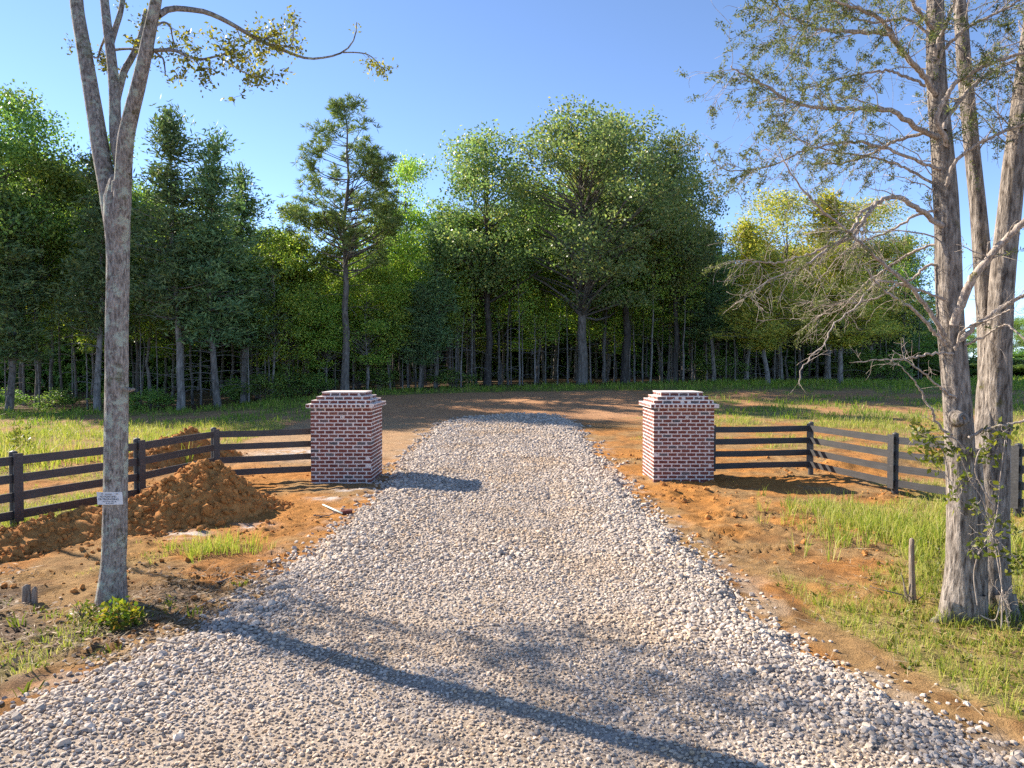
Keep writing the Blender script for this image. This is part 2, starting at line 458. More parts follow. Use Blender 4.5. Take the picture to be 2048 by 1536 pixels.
M['dark'] = plain('dark_hole', (.02, .018, .016), .8, .1)
M['sign'] = plain('white_sign_plate', (.62, .64, .66), .45, .3, .12, 9, .05)
M['ink'] = plain('black_print', (.035, .035, .05), .6, .2, .1)
M['strip'] = plain('pale_green_plastic', (.66, .78, .66), .4, .4, .05)
M['sand'] = plain('white_mortar_spill', (.74, .71, .69), .95, .1, .2, 30, .6, .01)
def make_fence_mat():
    m, t, b = new_mat('black_fence_stain')
    tc = t.nodes.new('ShaderNodeTexCoord').outputs['Generated']
    g = noise(t, 1.0, 5, .65, tc, (2.5, 9, 30))
    k = noise(t, 3.0, 2, .5)
    c = ramp(t, g, [(.3, (.020, .019, .019)), (.6, (.048, .046, .047)), (.8, (.10, .096, .096))])
    c = mix(t, .7, c, ramp(t, k, [(.3, (.7, .7, .72)), (.7, (1.3, 1.25, 1.2))]), 'MULTIPLY')
    t.links.new(c, b.inputs['Base Color'])
    b.inputs['Roughness'].default_value = .55; b.inputs['Specular IOR Level'].default_value = .5
    bump(t, b, g, .35, .004)
    return m
M['fence'] = make_fence_mat()
M['cut_wood'] = plain('cut_wood', (.26, .15, .065), .8, .1, .3, 20, .5)

# ------------------------------------------------------------------ ground sheet
def grow(a, start, ratio, end):
    out = [a]; d = start
    while abs(out[-1]) < abs(end):
        out.append(out[-1] + d); d *= ratio
    return out
xs_in = np.arange(-9.6, 9.61, .048)
right = np.array(grow(9.6, .06, 1.07, 900)[1:]); left = -right[::-1]
GX = np.concatenate((left, xs_in, right))
ys = np.concatenate((-np.array(grow(-4.0, -.3, 1.3, -300)[1:])[::-1] * -1, np.arange(-4.0, 3.9, .4), np.arange(4.0, 14, .046), np.arange(14, 27, .09)))
ys = np.concatenate((ys, np.array(grow(27, .15, 1.035, 1600))))
GY = np.unique(ys)
X, Y = np.meshgrid(GX, GY)
def ground_color(x, y):
    n = fbm(x * .9, y * .9, 101, 4); n2 = fbm(x * .22, y * .22, 102, 3); n3 = fbm(x * 3, y * 3, 103, 3)
    XL = np.interp(y, _LY, _LX); XR = np.interp(y, _RY, _RX)
    px = 1024 + F * x / np.maximum(y, 3)
    def L(a, b, f): return a * (1 - f[..., None]) + np.array(b) * f[..., None]
    c = np.empty(x.shape + (3,)); c[:] = (.31, .19, .085)                                   # tan soil
    c = L(c, (.38, .175, .055), sstep(.40, .62, n))                                          # orange clay
    c = L(c, (.20, .105, .042), sstep(.5, .72, n3) * .8)
    # strong orange beside the pillars and drive
    k = (sstep(9.0, 10.5, y) * (1 - sstep(20, 23, y)) * (np.abs(x) < 9))
    c = L(c, (.41, .185, .05), k * sstep(.3, .6, n) * .85)
    # red graded dirt further back
    k = sstep(27, 31, y) * (1 - sstep(44, 50, y))
    c = L(c, (.44, .24, .13), k * .85 * (1 - .35 * (x > 7)))
    k2 = sstep(17, 20, y) * (1 - sstep(28, 32, y)) * (x < -2) * (x > -9)
    c = L(c, (.40, .26, .15), k2 * .8)
    # litter, left foreground
    k = (x < 0) * (1 - sstep(7.6, 8.6, y)) * sstep(.35, .9, XL - x)
    c = L(c, (.145, .105, .075), k * sstep(.25, .5, fbm(x * 1.2, y * 1.2, 104, 3)) * .9)
    k = (x > 5.2) * np.exp(-((x - 4.9) / 1.2) ** 2 - ((y - 6.6) / 1.0) ** 2)
    c = L(c, (.20, .15, .10), k * .9)
    # grass thatch
    g = grass_zone(x, y)
    far = sstep(20, 40, y)
    th = np.array((.27, .235, .085)) * (1 - far[..., None]) + np.array((.13, .175, .045)) * far[..., None]
    th = th * (.75 + .5 * n2[..., None])
    c = c * (1 - .75 * g[..., None]) + th * (.75 * g[..., None])
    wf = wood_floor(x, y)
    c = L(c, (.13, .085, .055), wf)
    # spill of gravel fines by the drive
    ri = road_in(x, y)
    c = L(c, (.42, .36, .30), sstep(-.9, .1, ri) * sstep(.5, .7, fbm(x * 4, y * 4, 105, 3)) * .7)
    # white mortar dust by the left pillar, pale gravel patch behind the left fence
    for (cx, cy, rx, ry) in ((-3.55, 13.6, .30, .22), (-3.1, 14.5, .5, .25), (-6.0, 20.5, 1.3, 1.1), (-4.1, 11.2, .25, .2), (-4.9, 10.6, .3, .2)):
        d = ((x - cx) / rx) ** 2 + ((y - cy) / ry) ** 2
        c = L(c, (.62, .58, .55), np.exp(-d) * sstep(.35, .6, fbm(x * 6, y * 6, 106, 3)))
    return np.clip(c, .01, .9)
Zg = base_z(X, Y) + fine_z(X, Y)
nx, ny = len(GX), len(GY)
ii = (np.arange(ny - 1)[:, None] * nx + np.arange(nx - 1)[None, :])
quads = np.stack((ii, ii + 1, ii + nx + 1, ii + nx), -1).reshape(-1, 4)
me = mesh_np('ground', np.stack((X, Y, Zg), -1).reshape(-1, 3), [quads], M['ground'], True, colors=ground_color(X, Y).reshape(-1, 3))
tag(link('ground', me), kind='structure')

# ------------------------------------------------------------------ drive
dx_ = np.arange(-5.2, 4.6, .09); dy_ = np.concatenate((np.arange(2.6, 14, .09), np.arange(14, 32.2, .15)))
X, Y = np.meshgrid(dx_, dy_)
Zd = drive_z(X, Y); ri = road_in(X, Y)
nx, ny = len(dx_), len(dy_)
ii = (np.arange(ny - 1)[:, None] * nx + np.arange(nx - 1)[None, :])
quads = np.stack((ii, ii + 1, ii + nx + 1, ii + nx), -1).reshape(-1, 4)
keep = (ri.ravel()[quads] > -.25).any(1)
me = mesh_np('gravel_drive', np.stack((X, Y, Zd), -1).reshape(-1, 3), [quads[keep]], M['drive'], True)
drive = tag(link('gravel_drive', me), kind='structure')

# stones
ICO = None
def ico():
    p = (1 + 5 ** .5) / 2
    v = np.array([(-1, p, 0), (1, p, 0), (-1, -p, 0), (1, -p, 0), (0, -1, p), (0, 1, p), (0, -1, -p), (0, 1, -p), (p, 0, -1), (p, 0, 1), (-p, 0, -1), (-p, 0, 1)]) / math.sqrt(1 + p * p)
    f = np.array([(0, 11, 5), (0, 5, 1), (0, 1, 7), (0, 7, 10), (0, 10, 11), (1, 5, 9), (5, 11, 4), (11, 10, 2), (10, 7, 6), (7, 1, 8), (3, 9, 4), (3, 4, 2), (3, 2, 6), (3, 6, 8), (3, 8, 9), (4, 9, 5), (2, 4, 11), (6, 2, 10), (8, 6, 7), (9, 8, 1)])
    return v, f
ICO = ico()
def rot_mats(n, rng, tilt=.5):
    a = rng.uniform(0, 2 * math.pi, n); b = rng.normal(0, tilt, n); c = rng.normal(0, tilt, n)
    def R(ax, t):
        m = np.zeros((n, 3, 3)); m[:, ax, ax] = 1
        i, j = [(1, 2), (0, 2), (0, 1)][ax]
        m[:, i, i] = np.cos(t); m[:, j, j] = np.cos(t); m[:, i, j] = -np.sin(t); m[:, j, i] = np.sin(t)
        return m
    return R(2, a) @ R(0, b) @ R(1, c)
def stone_cloud(name, P, size, rng, mat, flat=(.55, .95), tilt=.55, tones=None, jit=.22):
    n = len(P)
    v, f = ICO
    V = v[None] * (1 + rng.uniform(-jit, jit, (n, 12, 1))) + rng.normal(0, .10, (n, 12, 3))
    s = np.stack((size, size * rng.uniform(.6, .95, n), size * rng.uniform(*flat, n)), 1)
    V = V * s[:, None, :] * .5
    V = np.einsum('nij,nkj->nki', rot_mats(n, rng, tilt), V) + P[:, None, :]
    Fa = (f[None] + (np.arange(n) * 12)[:, None, None]).reshape(-1, 3)
    col = None if tones is None else np.repeat(tones, 12, 0)
    return mesh_np(name, V.reshape(-1, 3), [Fa], mat, False, colors=col)
def jgrid(x0, x1, y0, y1, step, rng):
    gx, gy = np.meshgrid(np.arange(x0, x1, step), np.arange(y0, y1, step))
    P = np.stack((gx.ravel(), gy.ravel()), 1) + rng.uniform(-.55, .55, (gx.size, 2)) * step
    return P
rng = np.random.default_rng(7)
def coarse_at(x, y):
    ri = road_in(x, y)
    e = 1 - sstep(.5, 1.5, ri)
    e = np.maximum(e, .75 * sstep(.5, .72, fbm(x * .55, y * .35, 71, 3)))
    return e
PP, SS = [], []
for (y0, y1, step) in ((3.7, 6.2, .033), (6.2, 9, .038), (9, 13, .050), (13, 19, .066), (19, 32, .090)):
    p = jgrid(-5.2, 4.6, y0, y1, step, rng)
    ri = road_in(p[:, 0], p[:, 1]); e = coarse_at(p[:, 0], p[:, 1])
    sp = 1024 + F * p[:, 0] / p[:, 1]
    k = (ri > -.02 - .5 * rng.random(len(p)) ** 5) & (sp > -120) & (sp < 2170)
    k &= rng.random(len(p)) < np.where(e > .5, .98, .95) * (1 - .5 * sstep(26, 31, p[:, 1]))
    p = p[k]; e = e[k]
    s = step * np.where(rng.random(len(p)) < .30 + .5 * e, 1.0, .78) * rng.lognormal(.25, .24, len(p)) * (.90 + .20 * e)
    PP.append(p); SS.append(np.clip(s * .93, .016, .12))
P2 = np.concatenate(PP); SZ = np.concatenate(SS)
# big loose stones on the shoulders
p = jgrid(-5.2, 4.6, 3.7, 12, .085, rng)
ri = road_in(p[:, 0], p[:, 1]); e = 1 - sstep(.35, 1.3, ri)
k = (ri > -.15) & (rng.random(len(p)) < .16 * e)
P2 = np.concatenate((P2, p[k])); SZ = np.concatenate((SZ, rng.uniform(.05, .088, k.sum())))
zz = drive_z(P2[:, 0], P2[:, 1])
off = road_in(P2[:, 0], P2[:, 1]) < 0
zz = np.where(off, np.maximum(zz, ground_z(P2[:, 0], P2[:, 1])), zz)
P3 = np.stack((P2[:, 0], P2[:, 1], zz + SZ * .12), 1)
warm = sstep(.45, .7, fbm(P2[:, 0] * .9, P2[:, 1] * .9, 81, 3)) * (1 - coarse_at(P2[:, 0], P2[:, 1]))
tones = np.array((1, 1, 1.0))[None] * (1 - .55 * warm[:, None]) + np.array((1.0, .86, .66))[None] * (.55 * warm[:, None])
tones = tones * rng.uniform(.8, 1.15, (len(P3), 1))
# the 300 that show largest are single pieces of the drive
show = SZ / np.maximum(P2[:, 1], 3)
spx = 1024 + F * P2[:, 0] / P2[:, 1]
show = np.where((spx > 10) & (spx < 2040) & (P2[:, 1] > 4.65), show, 0)
big = np.argsort(-show)[:300]
mask = np.ones(len(P3), bool); mask[big] = False
gv = link('gravel', stone_cloud('gravel', P3[mask], SZ[mask], rng, M['stone'], (.38, .7), .32, tones=tones[mask]), drive)
gv['kind'] = 'stuff'
stone_me = [stone_cloud('stone', np.zeros((1, 3)), np.array([1.0]), rng, M['stone'], (.5, .8), .3, tones=np.array([[t_, t_, t_]])) for t_ in (1.05, .95, .9, 1.0, .85, 1.1, .97, .92)]
for q, i in enumerate(big):
    o = link('stone', stone_me[q % 8], drive, P3[i])
    o.scale = (SZ[i],) * 3; o.rotation_euler = (0, 0, random.Random(q).uniform(0, 6.28))

# ------------------------------------------------------------------ gate pillars
MOD, CRS = .203, .0815
PW = 6.5 * MOD
def brick_mesh(Lx, d, h, seed):
    r = random.Random(seed); mb = MB()
    n = 5
    xs = [-Lx / 2 + Lx * i / (n - 1) for i in range(n)]
    V = []
    for y, ch in ((-d / 2, 1), (-d / 2 + .006, 0), (d / 2, 0)):
        for z in (-h / 2, h / 2):
            for i, x in enumerate(xs):
                c = .004 if ch else 0
                xx = x + (c if i == 0 else -c if i == n - 1 else 0) + (r.uniform(-.004, .004) if i in (0, n - 1) else r.uniform(-.006, .006))
                V.append((xx, y + (r.uniform(-.0015, .0015) if ch else 0), z + (c if z < 0 else -c) + r.uniform(-.0042, .0042)))
    Fq = []
    for lay in (0, 1):
        a = lay * 2 * n; b = a + 2 * n
        for i in range(n - 1):
            Fq.append((a + i, a + i + 1, b + i + 1, b + i)[::-1])          # bottom
            Fq.append((a + n + i, a + n + i + 1, b + n + i + 1, b + n + i))  # top
        Fq.append((a, a + n, b + n, b)); Fq.append((a + n - 1, a + 2 * n - 1, b + 2 * n - 1, b + n - 1)[::-1])
    for i in range(n - 1): Fq.append((i, i + 1, n + i + 1, n + i))
    mb.add(np.array(V), None, Fq)
    return mb
BL, BH, BD = .178, .060, .088
stretch_mb = [brick_mesh(BL, BD, BH, s) for s in range(10)]
header_mb = [brick_mesh(.074, BD, BH, 100 + s) for s in range(6)]
stretch_me = [m.mesh('brick', M['brick']) for m in stretch_mb]
header_me = [m.mesh('header_brick', M['brick']) for m in header_mb]

def pillar(cx, cy, side, label):
    """side: +1 when its right hand face shows, -1 when its left hand face does"""
    t = thing('gate_pillar', label, 'pillar', (cx, cy, 0))
    r = random.Random(int(cx * 10))
    hw = PW / 2
    mb = MB()
    mb.box(-hw + .006, hw - .006, -hw + .006, hw - .006, -.25, 20 * CRS + .004)
    z = 20 * CRS
    levels = [(hw + .082, .084), (hw - .012, .080), (hw - .105, .080), (hw - .20, .080)]
    for (q, h) in levels:
        mb.box(-q + .004, q - .004, -q + .004, q - .004, z, z + h); z += h
    core = mb
    link('mortar', core.mesh('mortar', M['mortar']), t)
    top = MB(); q = levels[-1][0] + .004
    top.box(-q, q, -q, q, z + .001, z + .016)
    link('cap_slab', top.mesh('cap_slab', M['mortar']), t)
    rest = MB()
    faces = [0, 1, 2, 3]          # 0 front, 1 right, 2 back, 3 left (each turned 90 degrees)
    seen = (0, 1) if side > 0 else (0, 3)
    def put(face, u, zc, q, header):
        """u along the face from its own left, face plane at distance q"""
        a = face * math.pi / 2
        lib, lm = (header_me, header_mb) if header else (stretch_me, stretch_mb)
        k = r.randrange(len(lib))
        y = -q + BD / 2 + .002 + r.uniform(-.0012, .0012)
        px_, py_ = u * math.cos(a) - y * math.sin(a), u * math.sin(a) + y * math.cos(a)
        flip = 1
        if face in seen:
            o = link('brick', lib[k], t, (px_, py_, zc), (r.uniform(-.004, .004), r.uniform(-.008, .008), a + r.uniform(-.006, .006)))
        else:
            V = np.concatenate(lm[k].V); ca, sa = math.cos(a), math.sin(a)
            W = np.stack((V[:, 0] * ca - V[:, 1] * sa + px_, V[:, 0] * sa + V[:, 1] * ca + py_, V[:, 2] + zc), 1)
            rest.add(W, None, lm[k].F4[0])
    for c in range(20):
        zc = (c + .5) * CRS
        for f in faces:
            for i in range(6):
                u = -hw + BL / 2 + i * MOD + .002 if c % 2 == 0 else hw - BL / 2 - i * MOD - .002
                put(f, u + r.uniform(-.004, .004), zc, hw, False)
    z = 20 * CRS
    for li, (q, h) in enumerate(levels):
        zc = z + h / 2
        for f in faces:
            if li == 0:
                n = 14
                for i in range(n):
                    put(f, -q + .040 + i * (2 * q - .09) / n + .003, zc, q, True)
            else:
                n = int((2 * q - .09) // MOD)
                step = (2 * q - BD - .03 - BL) / max(n - 1, 1) if n > 1 else MOD
                n2 = int(round((2 * q - BD - .02) / MOD))
                step = (2 * q - BD - .02) / n2
                for i in range(n2):
                    put(f, -q + BL / 2 + .001 + i * step, zc, q, (i == n2 // 2 and r.random() < .5))
        z += h
    rb = link('hidden_face_bricks', rest.mesh('hidden_face_bricks', M['brick']), t); rb['kind'] = 'stuff'
    # hole left for a lamp cable in the front face
    hole = MB(); hole.box(-.03, .03, -.007, .02, -.03, .03)
    ho = link('cable_hole', hole.mesh('cable_hole', M['mortar']), t, (.06 if side < 0 else .02, -hw, 17.3 * CRS + .02))
    hb = MB()
    th = np.linspace(0, 2 * math.pi, 11)[:-1]
    V = np.concatenate(([(0, -.0085, 0)], np.stack((np.cos(th) * .013, np.full(10, -.0085), np.sin(th) * .013), 1)))
    hb.add(V, [(0, 1 + k, 1 + (k + 1) % 10) for k in range(10)])
    link('opening', hb.mesh('opening', M['dark']), ho)
    return t
FR = 15.4
pl = pillar(-4.38 + PW / 2, FR + PW / 2, 1, 'brick gate pillar left of the gravel drive with its shadow across the stones')
pr = pillar(3.08 + PW / 2, FR + PW / 2, -1, 'brick gate pillar right of the drive beside the orange clay')

# ------------------------------------------------------------------ fences
def board_mesh(L, h, d, seed):
    r = np.random.default_rng(seed); n = 9
    xs = np.linspace(0, L, n)
    sag = .010 * np.sin(xs / L * math.pi) * r.uniform(-1, 1); bow = .006 * np.sin(xs / L * math.pi) * r.uniform(-1, 1)
    V = np.concatenate([np.stack((xs, bow + y, sag + z + r.normal(0, .0015, n)), 1) for y, z in ((-d / 2, -h / 2), (-d / 2, h / 2), (d / 2, h / 2), (d / 2, -h / 2))])
    Fq = []
    for k in range(4):
        k2 = (k + 1) % 4
        for i in range(n - 1): Fq.append((k * n + i, k * n + i + 1, k2 * n + i + 1, k2 * n + i))
    Fq.append((0, n, 2 * n, 3 * n)); Fq.append((n - 1, 4 * n - 1, 3 * n - 1, 2 * n - 1))
    mb = MB(); mb.add(V, None, Fq)
    return mb.mesh('board', M['fence'])
def fence(name, pts, label, near_side, heights=(.235, .52, .80, 1.08), top=1.2, bh=.135, group=None, fascia=True):
    t = thing(name, label, 'fence', (pts[0][0], pts[0][1], 0), group=group)
    o0 = np.array(pts[0])
    gzs = [float(base_z(x, y)) for x, y in pts]
    for i, (x, y) in enumerate(pts):
        j = min(i, len(pts) - 2)
        a = math.atan2(pts[j + 1][1] - pts[j][1], pts[j + 1][0] - pts[j][0])
        if 0 < i < len(pts) - 1:
            a0 = math.atan2(pts[i][1] - pts[i - 1][1], pts[i][0] - pts[i - 1][0]); a = (a + a0) / 2 if abs(a - a0) < 2 else a
        mb = MB(); hgt = top + (.015 if i else 0)
        mb.tube([(0, 0, -.4), (0, 0, .2), (0, 0, .7), (0, 0, hgt - .012), (0, 0, hgt)], [.062, .061, .06, .06, .052], 10)
        p = link('post', mb.mesh('post', M['fence']), t, (x - o0[0], y - o0[1], gzs[i]), (0, 0, a))
        if fascia:
            fb = MB(); fb.box(-.07, .07, -.0125, .0125, .13, top - .01)
            nrm = near_side * (.062 + .013 + .027 + .0135)
            link('facing_board', fb.mesh('facing_board', M['fence']), t, (x - o0[0] - math.sin(a) * nrm, y - o0[1] + math.cos(a) * nrm, gzs[i]), (0, 0, a))
    for i in range(len(pts) - 1):
        A = np.array(pts[i]); B = np.array(pts[i + 1]); L = float(np.hypot(*(B - A)))
        a = math.atan2(B[1] - A[1], B[0] - A[0])
        off = near_side * (.062 + .013)
        for k, h in enumerate(heights):
            dz = gzs[i + 1] - gzs[i]
            link('board', board_mesh(L - .006, bh, .024, i * 10 + k + int(abs(A[0]) * 7)), t,
                 (A[0] - o0[0] - math.sin(a) * off + math.cos(a) * .003, A[1] - o0[1] + math.cos(a) * off + math.sin(a) * .003, gzs[i] + h),
                 (0, -math.atan2(dz, L), a))
    return t
fence('board_fence', [(-4.47, 15.95), (-6.40, 15.2), (-6.86, 12.95), (-7.75, 11.0), (-8.75, 8.8)],
      'black four-board fence running from the left pillar past the dirt mound', 1)
fence('board_fence', [(4.57, 16.3), (7.05, 16.7), (7.58, 14.0), (8.62, 12.05), (9.7, 10.0)],
      'black four-board fence running from the right pillar behind the cedars', -1)
# far paddock fence beyond the field
fx = [(72 + i * 3.4, 141 - i * .15) for i in range(22)]
fence('paddock_fence', fx, 'far black paddock fence beyond the green field at right', -1, top=1.35, heights=(.3, .62, .94, 1.26), fascia=False)

# ------------------------------------------------------------------ dirt mounds
def mound(name, ridge, label, seed, n_big, n_small, step=.05, toe=1.0):
    """ridge: list of (x, y, height, half width)"""
    R = np.array(ridge)
    cx, cy = R[:, 0].mean(), R[:, 1].mean()
    x0, x1 = R[:, 0].min() - R[:, 3].max() * 1.5, R[:, 0].max() + R[:, 3].max() * 1.5
    y0, y1 = R[:, 1].min() - R[:, 3].max() * 1.5, R[:, 1].max() + R[:, 3].max() * 1.5
    def hgt(x, y):
        best = np.full(np.shape(x), -9.0)
        wx = x + .25 * (fbm(x * 1.7, y * 1.7, seed, 3) - .5); wy = y + .25 * (fbm(x * 1.7, y * 1.7, seed + 5, 3) - .5)
        for a, b in zip(R[:-1], R[1:]):
            d = b[:2] - a[:2]; t = np.clip(((wx - a[0]) * d[0] + (wy - a[1]) * d[1]) / (d @ d), 0, 1)
            dist = np.hypot(wx - a[0] - t * d[0], wy - a[1] - t * d[1]) / (a[3] + (b[3] - a[3]) * t)
            h = a[2] + (b[2] - a[2]) * t
            best = np.maximum(best, h * np.where(dist < 1, (1 - dist) ** .9 * (1 + .25 * dist), (1 - dist) * .5))
        best = best + (fbm(x * 2.6, y * 2.6, seed + 9, 3) - .5) * .30 * np.clip(best * 1.6, 0.0, 1) + (fbm(x * 8, y * 8, seed + 11, 3) - .45) * .15 * np.clip(best * 3, 0, 1) + (np.abs(fbm(x * 5, y * 5, seed + 21, 3) - .5) - .1) * .35 * np.clip(best * 2, 0, 1)
        return best
    gx = np.arange(x0, x1, step); gy = np.arange(y0, y1, step)
    X, Y = np.meshgrid(gx, gy); H = hgt(X, Y)
    Zb = base_z(X, Y)
    Z = Zb + np.maximum(H, -.12)
    nx, ny = len(gx), len(gy)
    ii = (np.arange(ny - 1)[:, None] * nx + np.arange(nx - 1)[None, :])
    q = np.stack((ii, ii + 1, ii + nx + 1, ii + nx), -1).reshape(-1, 4)
    q = q[(H.ravel()[q] > -.1).any(1)]
    t = thing(name, label, 'dirt mound', (cx, cy, 0))
    V = np.stack((X - cx, Y - cy, Z), -1).reshape(-1, 3)
    link('heaped_soil', mesh_np('heaped_soil', V, [q], M['clay'], True), t)
    rg = np.random.default_rng(seed)
    def pick(n, lo):
        P = np.stack((rg.uniform(x0, x1, n * 14), rg.uniform(y0, y1, n * 14)), 1)
        h = hgt(P[:, 0], P[:, 1]); k = (h > lo) & (h < 9)
        P = P[k][:n]; return P, np.maximum(hgt(P[:, 0], P[:, 1]), 0) + base_z(P[:, 0], P[:, 1])
    P, z = pick(n_small, -.06)
    s = rg.lognormal(math.log(.055), .4, len(P))
    cl = link('clods', stone_cloud('clods', np.stack((P[:, 0] - cx, P[:, 1] - cy, z + s * .12), 1), s, rg, M['clay'], (.7, 1), .8), t)
    cl['kind'] = 'stuff'
    lib = [stone_cloud('clod', np.zeros((1, 3)), np.array([1.0]), rg, M['clay'], (.75, 1), .8) for _ in range(5)]
    P, z = pick(n_big, .02)
    for i, (p, zz_) in enumerate(zip(P, z)):
        s = rg.uniform(.09, .17)
        o = link('clod', lib[i % 5], t, (p[0] - cx, p[1] - cy, zz_ + s * .15), (rg.uniform(0, 6), rg.uniform(0, 6), rg.uniform(0, 6)))
        o.scale = (s, s, s * .85)
    return t, hgt, lib
mt, mh, lib = mound('dirt_mound', [(-7.6, 9.3, .12, .5), (-6.9, 10.2, .27, .65), (-6.15, 11.2, .42, .85), (-5.5, 12.0, .80, .98), (-5.2, 12.4, .82, .95), (-4.85, 12.6, .40, .7)],
      'orange clay mound heaped in front of the left fence behind the tall bare trunk', 11, 70, 2200)
for (px, py, Yd, s) in ((415, 1030, 11.35, .25), (440, 1048, 11.2, .19), (380, 1045, 11.1, .16), (400, 1065, 10.8, .14), (330, 1000, 11.6, .16)):
    p = at(px, py, Yd); h = float(mh(np.array([p[0]]), np.array([p[1]]))[0])
    o = link('clod', lib[0], mt, (p[0] - mt.location.x, p[1] - mt.location.y, max(h, 0) + s * .25), (s * 9, s * 20, 1)); o.scale = (s, s, s)
mound('dirt_mound', [(-9.6, 17.6, .34, .7), (-9.2, 18.6, .62, .75), (-8.7, 19.3, .80, .7), (-8.2, 19.8, .35, .6)],
      'smaller clay mound of clods just behind the left fence', 23, 30, 500, .06)

# loose clods over the bare clay
rng = np.random.default_rng(5)
p = np.concatenate((jgrid(2.2, 8.5, 8.5, 21, .16, rng), jgrid(-8.5, -2.4, 6.5, 18, .16, rng)))
cz = sstep(.45, .7, fbm(p[:, 0] * .8, p[:, 1] * .8, 47, 3)) * .8 + .08
k = (road_in(p[:, 0], p[:, 1]) < -.15) & (rng.random(len(p)) < cz * (1 - grass_zone(p[:, 0], p[:, 1])))
p = p[k]; s = np.clip(rng.lognormal(math.log(.04), .5, len(p)), .015, .14)
me = stone_cloud('soil_clods', np.stack((p[:, 0], p[:, 1], ground_z(p[:, 0], p[:, 1]) + s * .08), 1), s, rng, M['clay'], (.5, .9), .6)
tag(link('soil_clods', me), kind='stuff')

# ------------------------------------------------------------------ grass and litter
def blades(name, P, Z, H, spread, nb, width, rng, mat, lean=.5, segs=2):
    """P (n,2) tuft feet; nb blades each"""
    n = len(P)
    N_ = n * nb
    foot = np.repeat(np.column_stack((P, Z)), nb, 0)
    a = rng.uniform(0, 2 * math.pi, N_); rr = np.sqrt(rng.random(N_)) * np.repeat(spread, nb)
    foot = foot + np.stack((np.cos(a) * rr, np.sin(a) * rr, np.full(N_, -.01)), 1)
    h = np.repeat(H, nb) * rng.uniform(.5, 1.1, N_)
    a2 = a + rng.normal(0, .9, N_); ln = lean * rng.uniform(.2, 1.3, N_)
    d = np.stack((np.cos(a2), np.sin(a2), np.zeros(N_)), 1)
    a3 = rng.uniform(0, 2 * math.pi, N_)
    sd = np.stack((np.cos(a3), np.sin(a3), np.zeros(N_)), 1) * (np.repeat(width, nb) if np.ndim(width) else np.full(N_, width))[:, None] * .5
    mid = foot + d * (ln * h * .35)[:, None] + np.stack((np.zeros(N_), np.zeros(N_), h * .6), 1)
    tip = foot + d * (ln * h)[:, None] + np.stack((np.zeros(N_), np.zeros(N_), h * np.clip(1.05 - .35 * ln, .2, 1)), 1)
    V = np.stack((foot - sd, foot + sd, mid + sd * .75, mid - sd * .75, tip), 1).reshape(-1, 3)
    b = (np.arange(N_) * 5)[:, None]
    return mesh_np(name, V, [b + np.array([[3, 2, 4]]), b + np.array([[0, 1, 2, 3]])], mat)
rng = np.random.default_rng(12)
def tufts(x0, x1, y0, y1, step, thr=0.0, seedscale=1.0):
    p = jgrid(x0, x1, y0, y1, step, rng)
    g = grass_zone(p[:, 0], p[:, 1])
    sp = 1024 + F * p[:, 0] / np.maximum(p[:, 1], 1)
    k = (rng.random(len(p)) < g * .76) & (road_in(p[:, 0], p[:, 1]) < -.12) & (sp > -150) & (sp < 2200) & (wood_floor(p[:, 0], p[:, 1]) < .5)
    return p[k], g[k]
def lay(name, p, g, h0, h1, sp, nb, wd, mat, lean):
    hn = .45 + 1.1 * fbm(p[:, 0] * .8, p[:, 1] * .8, 131, 3)
    H = (h0 + (h1 - h0) * g) * hn * rng.uniform(.7, 1.3, len(p))
    return tag(link(name, blades(name, p, ground_z(p[:, 0], p[:, 1]), H, np.full(len(p), sp), nb, wd, rng, mat, lean)), kind='stuff')
p, g = tufts(-8, 8, 3.9, 9.5, .105)
lay('verge_grass', p, g, .06, .15, .07, 11, .006, M['grass'], .7)
p, g = tufts(-14, 14, 9.5, 17, .14)
lay('verge_grass', p, g, .07, .19, .09, 9, .009, M['grass'], .7)
p, g = tufts(-26, 26, 17, 30, .24)
lay('field_grass', p, g, .10, .26, .16, 8, .016, M['grass'], .7)
p, g = tufts(-40, 60, 30, 64, .50)
lay('field_grass', p, g, .16, .34, .32, 8, .035, M['far_grass'], .7)
p, g = tufts(20, 130, 60, 140, 1.6)
lay('far_field_grass', p, g, .25, .42, 1.0, 9, .10, M['far_grass'], .7)
# tall green patch in front of the fence by the cedars
c = rng.normal(0, 1, (260, 2)) * (.75, .9) + (5.9, 10.9); c = c[road_in(c[:, 0], c[:, 1]) < -.5]
lay('tall_grass', c, np.ones(len(c)), .2, .30, .10, 12, .010, M['grass'], .6)
c = rng.normal(0, 1, (60, 2)) * (.35, .25) + (-4.05, 9.75)
lay('tall_grass', c, np.ones(len(c)), .2, .27, .08, 12, .008, M['grass'], .5)
c = np.concatenate((rng.normal(0, 1, (120, 2)) * (1.3, 1.2) + (-13.2, 18.8), rng.normal(0, 1, (60, 2)) * (.6, .8) + (-10.2, 20.5)))
lay('tall_grass', c, np.ones(len(c)), .3, .6, .15, 10, .02, M['grass'], .5)

p, g = tufts(-8, 8, 3.9, 12, .22)
lay('verge_weeds', p, g, .05, .10, .07, 9, .024, M['vine_leaf'], 1.3)
p = jgrid(-7.5, -2.6, 4.2, 8.4, .20, rng); p = p[(road_in(p[:, 0], p[:, 1]) < -.2) & (rng.random(len(p)) < .35 * sstep(.4, .6, fbm(p[:, 0] * 1.4, p[:, 1] * 1.4, 151, 3)))]
lay('verge_weeds', p, np.ones(len(p)), .07, .14, .08, 10, .020, M['vine_leaf'], 1.1)

